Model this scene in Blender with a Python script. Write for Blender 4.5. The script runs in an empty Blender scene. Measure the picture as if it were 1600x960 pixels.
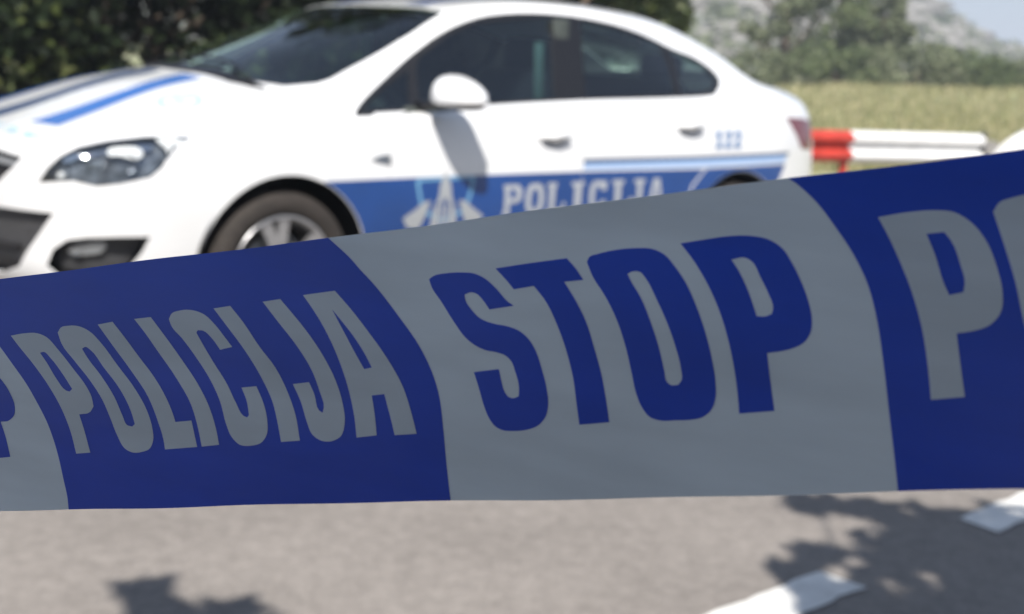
import bpy, bmesh, math, random
import numpy as np
from mathutils import Vector, Matrix, geometry
from mathutils.bvhtree import BVHTree

scene = bpy.context.scene
COL = scene.collection
R = math.radians
rng = random.Random(7)

# ------------------------------------------------------------------ camera
cam_data = bpy.data.cameras.new('camera')
cam = bpy.data.objects.new('camera', cam_data)
COL.objects.link(cam)
CAM_H, PITCH, ROLL, FPX = 1.1672, 0.17631, 0.05973, 2150.46
cam_data.sensor_width = 36.0
cam_data.lens = FPX / 1600.0 * 36.0
cam_data.clip_start = 0.02
cam_data.clip_end = 6000.0
cam.matrix_world = (Matrix.Translation((0, 0, CAM_H)) @ Matrix.Rotation(math.pi / 2 - PITCH, 4, 'X')
                    @ Matrix.Rotation(ROLL, 4, 'Z'))
cam_data.dof.use_dof = True
cam_data.dof.focus_distance = 0.47
cam_data.dof.aperture_fstop = 15.0
scene.camera = cam

# ------------------------------------------------------------------ sky, sun, exposure
SUN_EL, SUN_AZ = 50.0, 180.0
world = bpy.data.worlds.new("World")
scene.world = world
world.use_nodes = True
wn = world.node_tree
wn.nodes.clear()
w_out = wn.nodes.new('ShaderNodeOutputWorld')
w_bg = wn.nodes.new('ShaderNodeBackground')
w_sky = wn.nodes.new('ShaderNodeTexSky')
w_sky.sky_type = 'NISHITA'
w_sky.sun_disc = False
w_sky.sun_elevation = R(SUN_EL)
w_sky.sun_rotation = R(SUN_AZ)
w_sky.altitude = 300
w_bg.inputs[1].default_value = 0.07
w_mix = wn.nodes.new('ShaderNodeMix'); w_mix.data_type = 'RGBA'; w_mix.inputs[0].default_value = 0.55
w_mix.inputs[7].default_value = (2.0, 2.65, 3.9, 1)      # constant pale blue mixed in, lifting the sky the windscreen mirrors, dimming horizon
wn.links.new(w_sky.outputs[0], w_mix.inputs[6]); wn.links.new(w_mix.outputs[2], w_bg.inputs[0])
wn.links.new(w_bg.outputs[0], w_out.inputs[0])
sun_data = bpy.data.lights.new('sun', 'SUN')
sun_data.energy = 4.5
sun_data.angle = R(0.55)
sun_data.color = (1.0, 0.955, 0.89)
sun = bpy.data.objects.new('sun', sun_data)
COL.objects.link(sun)
sun.location = (0, -20, 30)
# light travels away from the camera (+Y), down
LD = Vector((0.02, math.cos(R(SUN_EL)), -math.sin(R(SUN_EL)))).normalized()
sun.rotation_euler = LD.to_track_quat('-Z', 'Y').to_euler()
scene.view_settings.view_transform = 'Standard'
scene.view_settings.look = 'None'
scene.view_settings.gamma = 1.0
scene.view_settings.exposure = 0.95
scene.cycles.max_bounces = 8
scene.cycles.transparent_max_bounces = 16
scene.cycles.use_denoising = True

# ------------------------------------------------------------------ materials
MATS = {}
def mat(name, col, rough=0.6, metal=0.0, spec=0.5, coat=0.0, noise=0.0, nscale=20.0, bump=0.0, bscale=60.0, col2=None, trans=0.0):
    if name in MATS: return MATS[name]
    m = bpy.data.materials.new(name); m.use_nodes = True
    nt = m.node_tree; b = nt.nodes['Principled BSDF']
    b.inputs['Base Color'].default_value = (*col, 1)
    b.inputs['Roughness'].default_value = rough
    b.inputs['Metallic'].default_value = metal
    b.inputs['Specular IOR Level'].default_value = spec
    b.inputs['Coat Weight'].default_value = coat
    b.inputs['Coat Roughness'].default_value = 0.04
    tc = nt.nodes.new('ShaderNodeTexCoord')
    if noise > 0 or col2:
        n = nt.nodes.new('ShaderNodeTexNoise'); n.inputs['Scale'].default_value = nscale; n.inputs['Detail'].default_value = 6
        nt.links.new(tc.outputs['Object'], n.inputs['Vector'])
        r = nt.nodes.new('ShaderNodeValToRGB')
        c2 = col2 or tuple(c * (1 - noise) for c in col)
        c1 = col if col2 else tuple(min(1, c * (1 + noise)) for c in col)
        r.color_ramp.elements[0].position = 0.35; r.color_ramp.elements[1].position = 0.65
        r.color_ramp.elements[0].color = (*c2, 1); r.color_ramp.elements[1].color = (*c1, 1)
        nt.links.new(n.outputs['Fac'], r.inputs[0]); nt.links.new(r.outputs[0], b.inputs['Base Color'])
    if bump > 0:
        n2 = nt.nodes.new('ShaderNodeTexNoise'); n2.inputs['Scale'].default_value = bscale; n2.inputs['Detail'].default_value = 5
        nt.links.new(tc.outputs['Object'], n2.inputs['Vector'])
        bp = nt.nodes.new('ShaderNodeBump'); bp.inputs['Strength'].default_value = bump; bp.inputs['Distance'].default_value = 0.01
        nt.links.new(n2.outputs['Fac'], bp.inputs['Height']); nt.links.new(bp.outputs[0], b.inputs['Normal'])
    MATS[name] = m
    return m

def glass_mat(name, tint, ior=1.5, rough=0.0):
    m = bpy.data.materials.new(name); m.use_nodes = True
    nt = m.node_tree; nt.nodes.clear()
    o = nt.nodes.new('ShaderNodeOutputMaterial'); mx = nt.nodes.new('ShaderNodeMixShader')
    t = nt.nodes.new('ShaderNodeBsdfTransparent'); g = nt.nodes.new('ShaderNodeBsdfGlossy')
    fr = nt.nodes.new('ShaderNodeLayerWeight'); fr.inputs['Blend'].default_value = 0.5
    mr = nt.nodes.new('ShaderNodeMath'); mr.operation = 'POWER'; mr.inputs[1].default_value = 3.5
    ad = nt.nodes.new('ShaderNodeMath'); ad.operation = 'MULTIPLY_ADD'; ad.inputs[1].default_value = 0.90; ad.inputs[2].default_value = 0.11
    t.inputs[0].default_value = (*tint, 1); g.inputs['Roughness'].default_value = rough
    nt.links.new(fr.outputs['Facing'], mr.inputs[0]); nt.links.new(mr.outputs[0], ad.inputs[0])
    nt.links.new(ad.outputs[0], mx.inputs[0]); nt.links.new(t.outputs[0], mx.inputs[1]); nt.links.new(g.outputs[0], mx.inputs[2])
    nt.links.new(mx.outputs[0], o.inputs[0])
    MATS[name] = m
    return m

def leaf_mat(name, c1, c2, c3, translucent=0.35):
    m = bpy.data.materials.new(name); m.use_nodes = True
    nt = m.node_tree; b = nt.nodes['Principled BSDF']; out = nt.nodes['Material Output']
    geo = nt.nodes.new('ShaderNodeNewGeometry'); r = nt.nodes.new('ShaderNodeValToRGB')
    r.color_ramp.elements[0].color = (*c1, 1); r.color_ramp.elements[1].color = (*c3, 1)
    e = r.color_ramp.elements.new(0.55); e.color = (*c2, 1)
    nt.links.new(geo.outputs['Random Per Island'], r.inputs[0])
    nt.links.new(r.outputs[0], b.inputs['Base Color'])
    b.inputs['Roughness'].default_value = 0.55; b.inputs['Specular IOR Level'].default_value = 0.3
    tr = nt.nodes.new('ShaderNodeBsdfTranslucent'); mx = nt.nodes.new('ShaderNodeMixShader'); mx.inputs[0].default_value = translucent
    nt.links.new(r.outputs[0], tr.inputs[0]); nt.links.new(b.outputs[0], mx.inputs[1]); nt.links.new(tr.outputs[0], mx.inputs[2])
    nt.links.new(mx.outputs[0], out.inputs[0])
    MATS[name] = m
    return m

mat('white_paint', (0.70, 0.705, 0.71), 0.25, coat=0.8, noise=0.03, nscale=3)
mat('black_trim', (0.006, 0.006, 0.008), 0.45, noise=0.2, nscale=80)
mat('black_gloss', (0.01, 0.01, 0.012), 0.12, coat=0.5)
mat('dark_plastic', (0.042, 0.042, 0.045), 0.6, noise=0.2, nscale=60, bump=0.3, bscale=300)
mat('rubber', (0.026, 0.021, 0.018), 0.85, noise=0.25, nscale=30, bump=0.3, bscale=150)
mat('alloy', (0.42, 0.42, 0.43), 0.3, metal=0.75, noise=0.08, nscale=20)
mat('chrome', (0.75, 0.76, 0.78), 0.12, metal=1.0)
mat('police_blue', (0.004, 0.045, 0.195), 0.3, coat=0.5, noise=0.08, nscale=4)
mat('light_blue', (0.30, 0.52, 0.68), 0.4, noise=0.05)
mat('letter_white', (0.34, 0.36, 0.39), 0.35, noise=0.05)
mat('letter_blue', (0.07, 0.17, 0.36), 0.4, noise=0.05)
mat('tail_red', (0.13, 0.005, 0.010), 0.15, coat=0.8, noise=0.15, nscale=15)
mat('lamp_housing', (0.17, 0.19, 0.22), 0.3, metal=0.5, noise=0.55, nscale=22)
mat('seat_cloth', (0.02, 0.021, 0.026), 0.9, noise=0.3, nscale=50)
mat('dash_plastic', (0.05, 0.06, 0.055), 0.7, noise=0.2, nscale=40)
mat('belt_green', (0.17, 0.26, 0.22), 0.7, noise=0.1)
glass_mat('windscreen_glass', (0.74, 0.90, 0.78))
glass_mat('side_glass', (0.40, 0.50, 0.52))
glass_mat('lamp_glass', (0.92, 0.94, 0.95))
mat('galvanised', (0.35, 0.36, 0.37), 0.4, metal=0.6, noise=0.2, nscale=12)
mat('rail_white', (0.70, 0.70, 0.69), 0.45, noise=0.06, nscale=6)
mat('rail_red', (0.42, 0.038, 0.024), 0.4, noise=0.2, nscale=6)
mat('bark', (0.10, 0.075, 0.055), 0.9, noise=0.45, nscale=14, bump=0.8, bscale=30)
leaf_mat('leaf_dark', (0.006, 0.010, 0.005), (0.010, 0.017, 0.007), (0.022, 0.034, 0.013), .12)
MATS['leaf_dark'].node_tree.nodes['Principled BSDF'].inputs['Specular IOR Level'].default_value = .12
leaf_mat('leaf_lit', (0.05, 0.07, 0.022), (0.10, 0.13, 0.038), (0.20, 0.22, 0.09))  # paler leaf colour standing in for sun on some clumps
leaf_mat('leaf_mid', (0.08, 0.11, 0.045), (0.14, 0.18, 0.08), (0.22, 0.25, 0.12), .45)
leaf_mat('leaf_olive', (0.11, 0.135, 0.07), (0.19, 0.215, 0.12), (0.27, 0.29, 0.18), .45)
leaf_mat('grass_blade', (0.21, 0.23, 0.10), (0.37, 0.35, 0.18), (0.50, 0.44, 0.28))

# ------------------------------------------------------------------ object helpers
def link(name, me, parent=None, m=None, kind=None, label=None):
    o = bpy.data.objects.new(name, me); COL.objects.link(o)
    if parent is not None: o.parent = parent
    if m is not None and me is not None and not me.materials:
        me.materials.append(MATS[m] if isinstance(m, str) else m)
    if kind: o['kind'] = kind
    if label: o['label'] = label
    return o

def root(name, label, cat, loc=(0, 0, 0), rz=0, group=None):
    o = bpy.data.objects.new(name, None); COL.objects.link(o)
    o.empty_display_size = 0.2
    o.location = loc; o.rotation_euler = (0, 0, rz); o['label'] = label; o['category'] = cat
    if group: o['group'] = group
    return o

def from_data(verts, faces, smooth=False):
    me = bpy.data.meshes.new('m'); me.from_pydata([tuple(v) for v in verts], [], [tuple(f) for f in faces]); me.update()
    if smooth: me.polygons.foreach_set('use_smooth', [True] * len(me.polygons))
    return me

def box_mesh(cx, cy, cz, sx, sy, sz, bevel=0.0, seg=2, rot=None):
    bm = bmesh.new(); bmesh.ops.create_cube(bm, size=1.0)
    bmesh.ops.scale(bm, vec=(sx, sy, sz), verts=bm.verts)
    if bevel > 0:
        bmesh.ops.bevel(bm, geom=bm.edges[:], offset=bevel, segments=seg, affect='EDGES', profile=0.6)
    if rot is not None: bmesh.ops.rotate(bm, cent=(0, 0, 0), matrix=rot, verts=bm.verts)
    bmesh.ops.translate(bm, vec=(cx, cy, cz), verts=bm.verts)
    me = bpy.data.meshes.new('m'); bm.to_mesh(me); bm.free()
    if bevel > 0: me.polygons.foreach_set('use_smooth', [True] * len(me.polygons))
    return me

def lathe(profile, n=48, axis='y', close=False):
    """profile: list of (radius, along-axis); revolve about the axis"""
    vs, fs = [], []
    m = len(profile)
    for i in range(n):
        a = 2 * math.pi * i / n
        for r, h in profile:
            vs.append((r * math.cos(a), h, r * math.sin(a)) if axis == 'y' else (r * math.cos(a), r * math.sin(a), h))
    for i in range(n):
        j = (i + 1) % n
        for k in range(m - 1 + (1 if close else 0)):
            k2 = (k + 1) % m
            f = (i * m + k, i * m + k2, j * m + k2, j * m + k)
            fs.append(f if axis == 'y' else f[::-1])
    return from_data(vs, fs, True)

def tube(points, radii, n=8):
    vs, fs = [], []
    pts = [Vector(p) for p in points]
    for i, p in enumerate(pts):
        d = (pts[min(i + 1, len(pts) - 1)] - pts[max(i - 1, 0)]).normalized()
        a = d.orthogonal().normalized(); b = d.cross(a)
        if i > 0:
            a0 = prev_a - d * prev_a.dot(d)
            if a0.length > 1e-4: a = a0.normalized(); b = d.cross(a)
        prev_a = a
        for k in range(n):
            t = 2 * math.pi * k / n
            vs.append(p + (a * math.cos(t) + b * math.sin(t)) * radii[i])
    for i in range(len(pts) - 1):
        for k in range(n):
            k2 = (k + 1) % n
            fs.append((i * n + k, i * n + k2, (i + 1) * n + k2, (i + 1) * n + k))
    fs.append(tuple(range(n))[::-1]); fs.append(tuple((len(pts) - 1) * n + k for k in range(n)))
    return vs, fs

def join_geo(parts):
    V, Fc = [], []
    for vs, fs in parts:
        o = len(V); V += [tuple(v) for v in vs]; Fc += [tuple(i + o for i in f) for f in fs]
    return V, Fc

def pip(px, py, poly):
    """vectorised even-odd point in polygon"""
    x0 = np.array([p[0] for p in poly]); y0 = np.array([p[1] for p in poly])
    x1 = np.roll(x0, -1); y1 = np.roll(y0, -1)
    ins = np.zeros(len(px), bool)
    for a, b, c, d in zip(x0, y0, x1, y1):
        cond = ((b > py) != (d > py))
        if abs(d - b) < 1e-12: continue
        ins ^= cond & (px < (c - a) * (py - b) / (d - b) + a)
    return ins

def smooth_closed(pts, n=4):
    out = []; m = len(pts)
    for i in range(m):
        p0, p1, p2, p3 = [np.array(pts[(i + k) % m], float) for k in (-1, 0, 1, 2)]
        for j in range(n):
            t = j / n
            out.append(tuple(0.5 * ((2 * p1) + (-p0 + p2) * t + (2 * p0 - 5 * p1 + 4 * p2 - p3) * t * t + (-p0 + 3 * p1 - 3 * p2 + p3) * t ** 3)))
    return out

def densify(pts, step):
    out = []; m = len(pts)
    for i in range(m):
        a = np.array(pts[i], float); b = np.array(pts[(i + 1) % m], float)
        k = max(1, int(math.ceil(np.linalg.norm(b - a) / step)))
        for j in range(k): out.append(tuple(a + (b - a) * j / k))
    return out

def cdt_fill(poly_lists, grid_pts, eps=1e-6):
    """constrained triangulation of grid points and closed polygons; returns pts (n,2), tris"""
    vs = [Vector(p) for p in grid_pts]; es = []
    for poly in poly_lists:
        o = len(vs); n = len(poly)
        vs += [Vector(p) for p in poly]
        es += [(o + i, o + (i + 1) % n) for i in range(n)]
    r = geometry.delaunay_2d_cdt(vs, es, [], 0, eps)
    P = np.array([(v.x, v.y) for v in r[0]])
    T = np.array([tuple(f) for f in r[2]])
    return P, T


# ================================================================== GROUND
def terrain_z(x, y):
    # flat road near, verge and field rising a little behind the guard rail, hill far off
    z = 0.0
    if y > 17:
        k = min(1.0, (y - 17) / 25.0)
        side = max(-1.5, min(1.6, (x - 10.0 * y / 42.0) / 6.0))
        z += k * (0.95 + 0.33 * side)
        z += 0.06 * math.sin(x * 0.7 + y * 0.3) * k
    if y > 42: z += min(1.0, (y - 42) / 60.0) * 1.0
    return z

def grid_sheet(xs, ys, zf):
    vs = [(x, y, zf(x, y)) for y in ys for x in xs]
    n = len(xs)
    fs = [(j * n + i, j * n + i + 1, (j + 1) * n + i + 1, (j + 1) * n + i) for j in range(len(ys) - 1) for i in range(n - 1)]
    return from_data(vs, fs, True)

def node_mat_ground():
    m = bpy.data.materials.new('field_soil'); m.use_nodes = True; nt = m.node_tree; b = nt.nodes['Principled BSDF']
    tc = nt.nodes.new('ShaderNodeTexCoord')
    mp = nt.nodes.new('ShaderNodeMapping'); mp.inputs['Scale'].default_value = (0.5, 1.0, 1)
    nt.links.new(tc.outputs['Object'], mp.inputs[0])
    n1 = nt.nodes.new('ShaderNodeTexNoise'); n1.inputs['Scale'].default_value = 0.35; n1.inputs['Detail'].default_value = 8
    n2 = nt.nodes.new('ShaderNodeTexNoise'); n2.inputs['Scale'].default_value = 2.2; n2.inputs['Detail'].default_value = 8
    nt.links.new(mp.outputs[0], n1.inputs['Vector']); nt.links.new(mp.outputs[0], n2.inputs['Vector'])
    r1 = nt.nodes.new('ShaderNodeValToRGB'); r1.color_ramp.elements[0].position = .38; r1.color_ramp.elements[1].position = .62
    r1.color_ramp.elements[0].color = (.22, .24, .12, 1); r1.color_ramp.elements[1].color = (.33, .29, .175, 1)
    r2 = nt.nodes.new('ShaderNodeValToRGB'); r2.color_ramp.elements[0].position = .45; r2.color_ramp.elements[1].position = .72
    r2.color_ramp.elements[0].color = (.17, .22, .10, 1); r2.color_ramp.elements[1].color = (.38, .33, .24, 1)
    nt.links.new(n1.outputs['Fac'], r1.inputs[0]); nt.links.new(n2.outputs['Fac'], r2.inputs[0])
    mx = nt.nodes.new('ShaderNodeMix'); mx.data_type = 'RGBA'; mx.inputs[0].default_value = .5
    nt.links.new(r1.outputs[0], mx.inputs[6]); nt.links.new(r2.outputs[0], mx.inputs[7]); nt.links.new(mx.outputs[2], b.inputs['Base Color'])
    b.inputs['Roughness'].default_value = .95
    MATS['field_soil'] = m

def node_mat_asphalt():
    m = bpy.data.materials.new('asphalt'); m.use_nodes = True; nt = m.node_tree; b = nt.nodes['Principled BSDF']
    tc = nt.nodes.new('ShaderNodeTexCoord')
    def noise(sc, det=4):
        n = nt.nodes.new('ShaderNodeTexNoise'); n.inputs['Scale'].default_value = sc; n.inputs['Detail'].default_value = det
        nt.links.new(tc.outputs['Object'], n.inputs['Vector']); return n
    n1 = noise(1.3, 6); n2 = noise(160, 2); n3 = noise(22, 4)
    v = nt.nodes.new('ShaderNodeTexVoronoi'); v.inputs['Scale'].default_value = 120
    nt.links.new(tc.outputs['Object'], v.inputs['Vector'])
    r = nt.nodes.new('ShaderNodeValToRGB')
    r.color_ramp.elements[0].position = .3; r.color_ramp.elements[1].position = .75
    r.color_ramp.elements[0].color = (.130, .116, .104, 1); r.color_ramp.elements[1].color = (.275, .247, .224, 1)
    a = nt.nodes.new('ShaderNodeMath'); a.operation = 'MULTIPLY_ADD'; a.inputs[1].default_value = .2
    a2 = nt.nodes.new('ShaderNodeMath'); a2.operation = 'MULTIPLY_ADD'; a2.inputs[1].default_value = .45
    a3 = nt.nodes.new('ShaderNodeMath'); a3.operation = 'MULTIPLY'; a3.inputs[1].default_value = .4
    nt.links.new(n3.outputs['Fac'], a3.inputs[0])
    nt.links.new(n1.outputs['Fac'], a2.inputs[0]); nt.links.new(a3.outputs[0], a2.inputs[2])
    nt.links.new(v.outputs['Color'], a.inputs[0]); nt.links.new(a2.outputs[0], a.inputs[2])
    nt.links.new(a.outputs[0], r.inputs[0]); nt.links.new(r.outputs[0], b.inputs['Base Color'])
    b.inputs['Roughness'].default_value = .85
    bp = nt.nodes.new('ShaderNodeBump'); bp.inputs['Strength'].default_value = .5; bp.inputs['Distance'].default_value = .004
    nt.links.new(v.outputs['Distance'], bp.inputs['Height']); nt.links.new(bp.outputs[0], b.inputs['Normal'])
    MATS['asphalt'] = m
node_mat_ground(); node_mat_asphalt()

xs = [-1500, -600, -250, -120, -60] + [x for x in np.arange(-40, 60.1, 2)] + [90, 150, 300, 700, 1500]
ys = [-800, -200, -60, -20, 0, 6, 10] + [y for y in np.arange(12, 60.1, 1.5)] + [75, 95, 130, 200, 400, 900, 2500]
link('ground', grid_sheet(xs, ys, lambda x, y: terrain_z(x, y) - 0.004), None, 'field_soil', 'structure')
# asphalt parking area: its far edge runs beside the guard rail
vs = [(-60, -30, 0), (40, -30, 0), (40, 34.5, 0), (6.5, 14.6, 0), (1.2, 11.6, 0), (-8, 9.8, 0), (-60, 9.8, 0)]
vs = [(x, y, .002) for x, y, z in [(-60, -30, 0), (30, -30, 0), (30, 15.2, 0), (6.0, 15.2, 0), (0.8, 12.0, 0), (-5, 10.2, 0), (-60, 10.2, 0)]]
bmr = bmesh.new(); bmr.faces.new([bmr.verts.new(v) for v in vs])
rme = bpy.data.meshes.new('m'); bmr.to_mesh(rme); bmr.free()
link('road', rme, None, 'asphalt', 'structure')
mat('road_paint', (0.66, 0.65, 0.62), 0.6, noise=0.14, nscale=14, bump=.3, bscale=90)
mat('gravel', (0.34, 0.30, 0.25), 0.9, noise=0.3, nscale=5, bump=.5, bscale=30)
# gravel verge strip beyond the asphalt
vs = [(0.8, 12.0), (6.0, 15.2), (30, 15.2), (30, 17.0), (6.4, 16.6), (0.4, 13.0), (-5.4, 11.2), (-60, 11.2), (-60, 10.2), (-5, 10.2)]
bmr = bmesh.new(); bmr.faces.new([bmr.verts.new((x, y, .006)) for x, y in vs]); bmesh.ops.recalc_face_normals(bmr, faces=bmr.faces)
bmesh.ops.triangulate(bmr, faces=bmr.faces)
rme = bpy.data.meshes.new('m'); bmr.to_mesh(rme); bmr.free()
link('verge', rme, None, 'gravel', 'structure')

# dashed bay line, runs at 45 degrees; each dash 1.1 m, gap 0.67 m
mk = bpy.data.objects.new('road_marking', None); COL.objects.link(mk); mk['kind'] = 'structure'
mk.location = (0, 0, 0)
u = Vector((1, 1, 0)).normalized(); nn = Vector((1, -1, 0)).normalized()
for k in range(-3, 5):
    s0 = 2.78 - 1.1 + k * 1.77; s1 = s0 + 1.1
    base = nn * (-2.380 / math.sqrt(2))
    V, Fc = [], []
    N = 22
    for i in range(N + 1):
        t = s0 + (s1 - s0) * i / N
        for q in (0, 1):
            e = (0.004 * math.sin(i * 2.1 + k) + rng.uniform(-.003, .003))
            p = base + u * (t + (0.012 * math.sin(q * 3 + k) if i in (0, N) else 0)) + nn * ((0.125 if q else 0.0) + e)
            V.append((p.x, p.y, 0.006))
    for i in range(N): Fc.append((2 * i, 2 * i + 1, 2 * i + 3, 2 * i + 2))
    link('dash', from_data(V, [f for f in Fc]), mk, 'road_paint')

# ================================================================== CAR SURFACES (s = rearward, y = left, z = up; metres)
UP = [
 [(-.93,0,.80),(-.925,.25,.80),(-.90,.45,.795),(-.86,.58,.79),(-.83,.635,.793),(-.775,.697,.797)],
 [(-.66,0,.885),(-.65,.28,.88),(-.61,.50,.87),(-.55,.66,.858),(-.50,.72,.862),(-.44,.768,.856)],
 [(-.32,0,1.0),(-.30,.3,.99),(-.24,.52,.968),(-.16,.68,.942),(-.08,.77,.915),(-.02,.832,.888)],
 [(.0,0,1.075),(.04,.3,1.06),(.14,.54,1.02),(.28,.69,.985),(.34,.76,.95),(.38,.825,.915)],
 [(.34,0,1.20),(.37,.3,1.185),(.44,.50,1.14),(.53,.635,1.095),(.60,.72,1.02),(.66,.80,.948)],
 [(.68,0,1.315),(.69,.28,1.30),(.725,.47,1.262),(.77,.60,1.20),(.84,.70,1.08),(.90,.805,.965)],
 [(1.06,0,1.405),(1.05,.28,1.40),(1.03,.46,1.385),(1.02,.575,1.345),(1.08,.69,1.16),(1.14,.805,.982)],
 [(1.5,0,1.468),(1.5,.3,1.46),(1.5,.50,1.44),(1.5,.60,1.405),(1.54,.71,1.20),(1.58,.81,1.010)],
 [(2.0,0,1.475),(2.0,.3,1.465),(2.0,.50,1.44),(2.0,.60,1.395),(2.05,.71,1.20),(2.1,.81,1.033)],
 [(2.45,0,1.44),(2.45,.3,1.43),(2.45,.48,1.40),(2.43,.585,1.325),(2.45,.70,1.17),(2.50,.81,1.053)],
 [(2.97,0,1.305),(2.95,.3,1.30),(2.88,.5,1.275),(2.82,.605,1.235),(2.80,.70,1.145),(2.82,.80,1.070)],
 [(3.30,0,1.165),(3.27,.3,1.162),(3.18,.5,1.145),(3.12,.63,1.125),(3.10,.71,1.11),(3.08,.78,1.082)],
 [(3.62,0,1.115),(3.60,.25,1.115),(3.53,.42,1.108),(3.44,.56,1.095),(3.36,.64,1.085),(3.27,.71,1.072)],
]
WIDE = [(-.965,0),(-.955,.25),(-.925,.47),(-.875,.62),(-.80,.74),(-.69,.82),(-.40,.875),(0,.905),(.38,.905),(.66,.905),(.90,.905),
        (1.14,.905),(1.58,.905),(2.1,.905),(2.50,.905),(2.82,.905),(3.10,.885),(3.38,.82),(3.50,.73),(3.60,.61),(3.68,.46),(3.73,.25),(3.74,0)]
TOPS = UP[0] + [r[5] for r in UP[1:]] + UP[12][:5][::-1]
def lower_net():
    net = []
    for i, (T, W) in enumerate(zip(TOPS, WIDE)):
        T = np.array(T); Ws, Wy = W
        col = [tuple(T)]
        zt = T[2]
        for k, fz in ((.55, .12), (.86, .42)):
            col.append((T[0] + (Ws - T[0]) * k, T[1] + (Wy - T[1]) * k, zt + (.62 - zt) * fz))
        col.append((Ws, Wy, .62))
        cx, cy = (1.3, 0.0)
        d = np.array([Ws - cx, Wy * 1.6]); d /= np.linalg.norm(d)
        front = i <= 5; rear = i >= 17
        inn = .05 if front else (.06 if rear else .0)
        side_in = .0 if (front or rear) else .012
        col.append((Ws - d[0] * inn * .2, Wy - d[1] * inn * .2 - side_in * .5, .47))
        col.append((Ws - d[0] * inn * .6, Wy - d[1] * inn * .6 - side_in * 2, .32))
        col.append((Ws - d[0] * inn * 2.2, Wy - d[1] * inn * 2.2 - (.05 if not (front or rear) else 0), .19))
        net.append(col)
    return net

class Surf:
    def __init__(self, net, nu=6, nt=6):
        self.net = np.array(net, float); self.R, self.C = self.net.shape[:2]
        self.U = np.linspace(0, self.R - 1, (self.R - 1) * nu + 1); self.T = np.linspace(0, self.C - 1, (self.C - 1) * nt + 1)
        uu, tt = np.meshgrid(self.U, self.T, indexing='ij')
        self.uv = np.stack([uu.ravel(), tt.ravel()], 1)
        self.P = self.ev(self.uv[:, 0], self.uv[:, 1])
        nT = len(self.T); tris = []
        for i in range(len(self.U) - 1):
            for j in range(nT - 1):
                a = i * nT + j; b = a + 1; c = a + nT; d = c + 1
                tris += [(a, b, d), (a, d, c)]
        self.tris = tris
        self.bvh = BVHTree.FromPolygons([tuple(p) for p in self.P], tris)
    def _w(self, x, n):
        i = np.clip(np.floor(x).astype(int), 0, n - 2); t = x - i
        w = np.stack([-.5 * t + t * t - .5 * t ** 3, 1 - 2.5 * t * t + 1.5 * t ** 3, .5 * t + 2 * t * t - 1.5 * t ** 3, -.5 * t * t + .5 * t ** 3], 1)
        return i, w
    def ev(self, u, t):
        u = np.atleast_1d(np.asarray(u, float)); t = np.atleast_1d(np.asarray(t, float))
        iu, wu = self._w(u, self.R); it, wt = self._w(t, self.C)
        # pad ends by reflection of slope
        N = self.net
        N = np.concatenate([2 * N[:1] - N[1:2], N, 2 * N[-1:] - N[-2:-1]], 0)
        N = np.concatenate([2 * N[:, :1] - N[:, 1:2], N, 2 * N[:, -1:] - N[:, -2:-1]], 1)
        out = np.zeros((len(u), 3))
        for a in range(4):
            for b in range(4):
                out += (wu[:, a] * wt[:, b])[:, None] * N[iu + a, it + b]
        return out
    def normal(self, u, t):
        e = 1e-3
        du = self.ev(np.clip(u + e, 0, self.R - 1), t) - self.ev(np.clip(u - e, 0, self.R - 1), t)
        dt = self.ev(u, np.clip(t + e, 0, self.C - 1)) - self.ev(u, np.clip(t - e, 0, self.C - 1))
        n = np.cross(dt, du); l = np.linalg.norm(n, axis=1)[:, None]; l[l < 1e-12] = 1
        n = n / l
        P = self.ev(u, t)
        c = np.array([1.4, 0, .55])
        flip = ((P - c) * n).sum(1) < 0
        n[flip] *= -1
        return n
    def cast(self, o, d):
        h, nrm, idx, dist = self.bvh.ray_cast(Vector(o), Vector(d).normalized())
        if h is None:
            o = Vector(o); d = Vector(d).normalized()
            best = None
            for k in range(0, 60):
                q = o + d * (k * .1); r = self.bvh.find_nearest(q)
                if best is None or r[3] < best[3]: best = r
            h, nrm, idx, dist = best
        return self.uvof(h, idx)
    def uvof(self, h, idx):
        a, b, c = self.tris[idx]; A, B, C_ = [Vector(self.P[k]) for k in (a, b, c)]
        v0, v1, v2 = B - A, C_ - A, Vector(h) - A
        d00, d01, d11, d20, d21 = v0.dot(v0), v0.dot(v1), v1.dot(v1), v2.dot(v0), v2.dot(v1)
        den = d00 * d11 - d01 * d01
        if abs(den) < 1e-14: return tuple(self.uv[a])
        v = (d11 * d20 - d01 * d21) / den; w = (d00 * d21 - d01 * d20) / den
        q = self.uv[a] * (1 - v - w) + self.uv[b] * v + self.uv[c] * w
        return (float(q[0]), float(q[1]))
    def proj(self, pts, mode, step=.03, smooth=0):
        """outline in a side (s,z), top (s,y), front (y,z) or diagonal (q,z) view -> (u,t) on this surface"""
        if smooth: pts = smooth_closed(pts, smooth)
        pts = densify(pts, step)
        out = []
        for a, b in pts:
            if mode == 'side': q = self.cast((a, 3, b), (0, -1, 0))
            elif mode == 'top': q = self.cast((a, max(b, .0005), 3), (0, 0, -1))
            elif mode == 'front': q = self.cast((-3, max(a, .0005), b), (1, 0, 0))
            elif mode == 'rear': q = self.cast((6, max(a, .0005), b), (-1, 0, 0))
            elif mode == 'diag':
                k = 1 / math.sqrt(2); cs, cy = a * k, a * k
                q = self.cast((cs - 3 * k, cy + 3 * k, b), (k, -k, 0))
            out.append(q)
        return out
UPPER = Surf(UP); LOWER = Surf(lower_net(), 5, 6)

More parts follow.
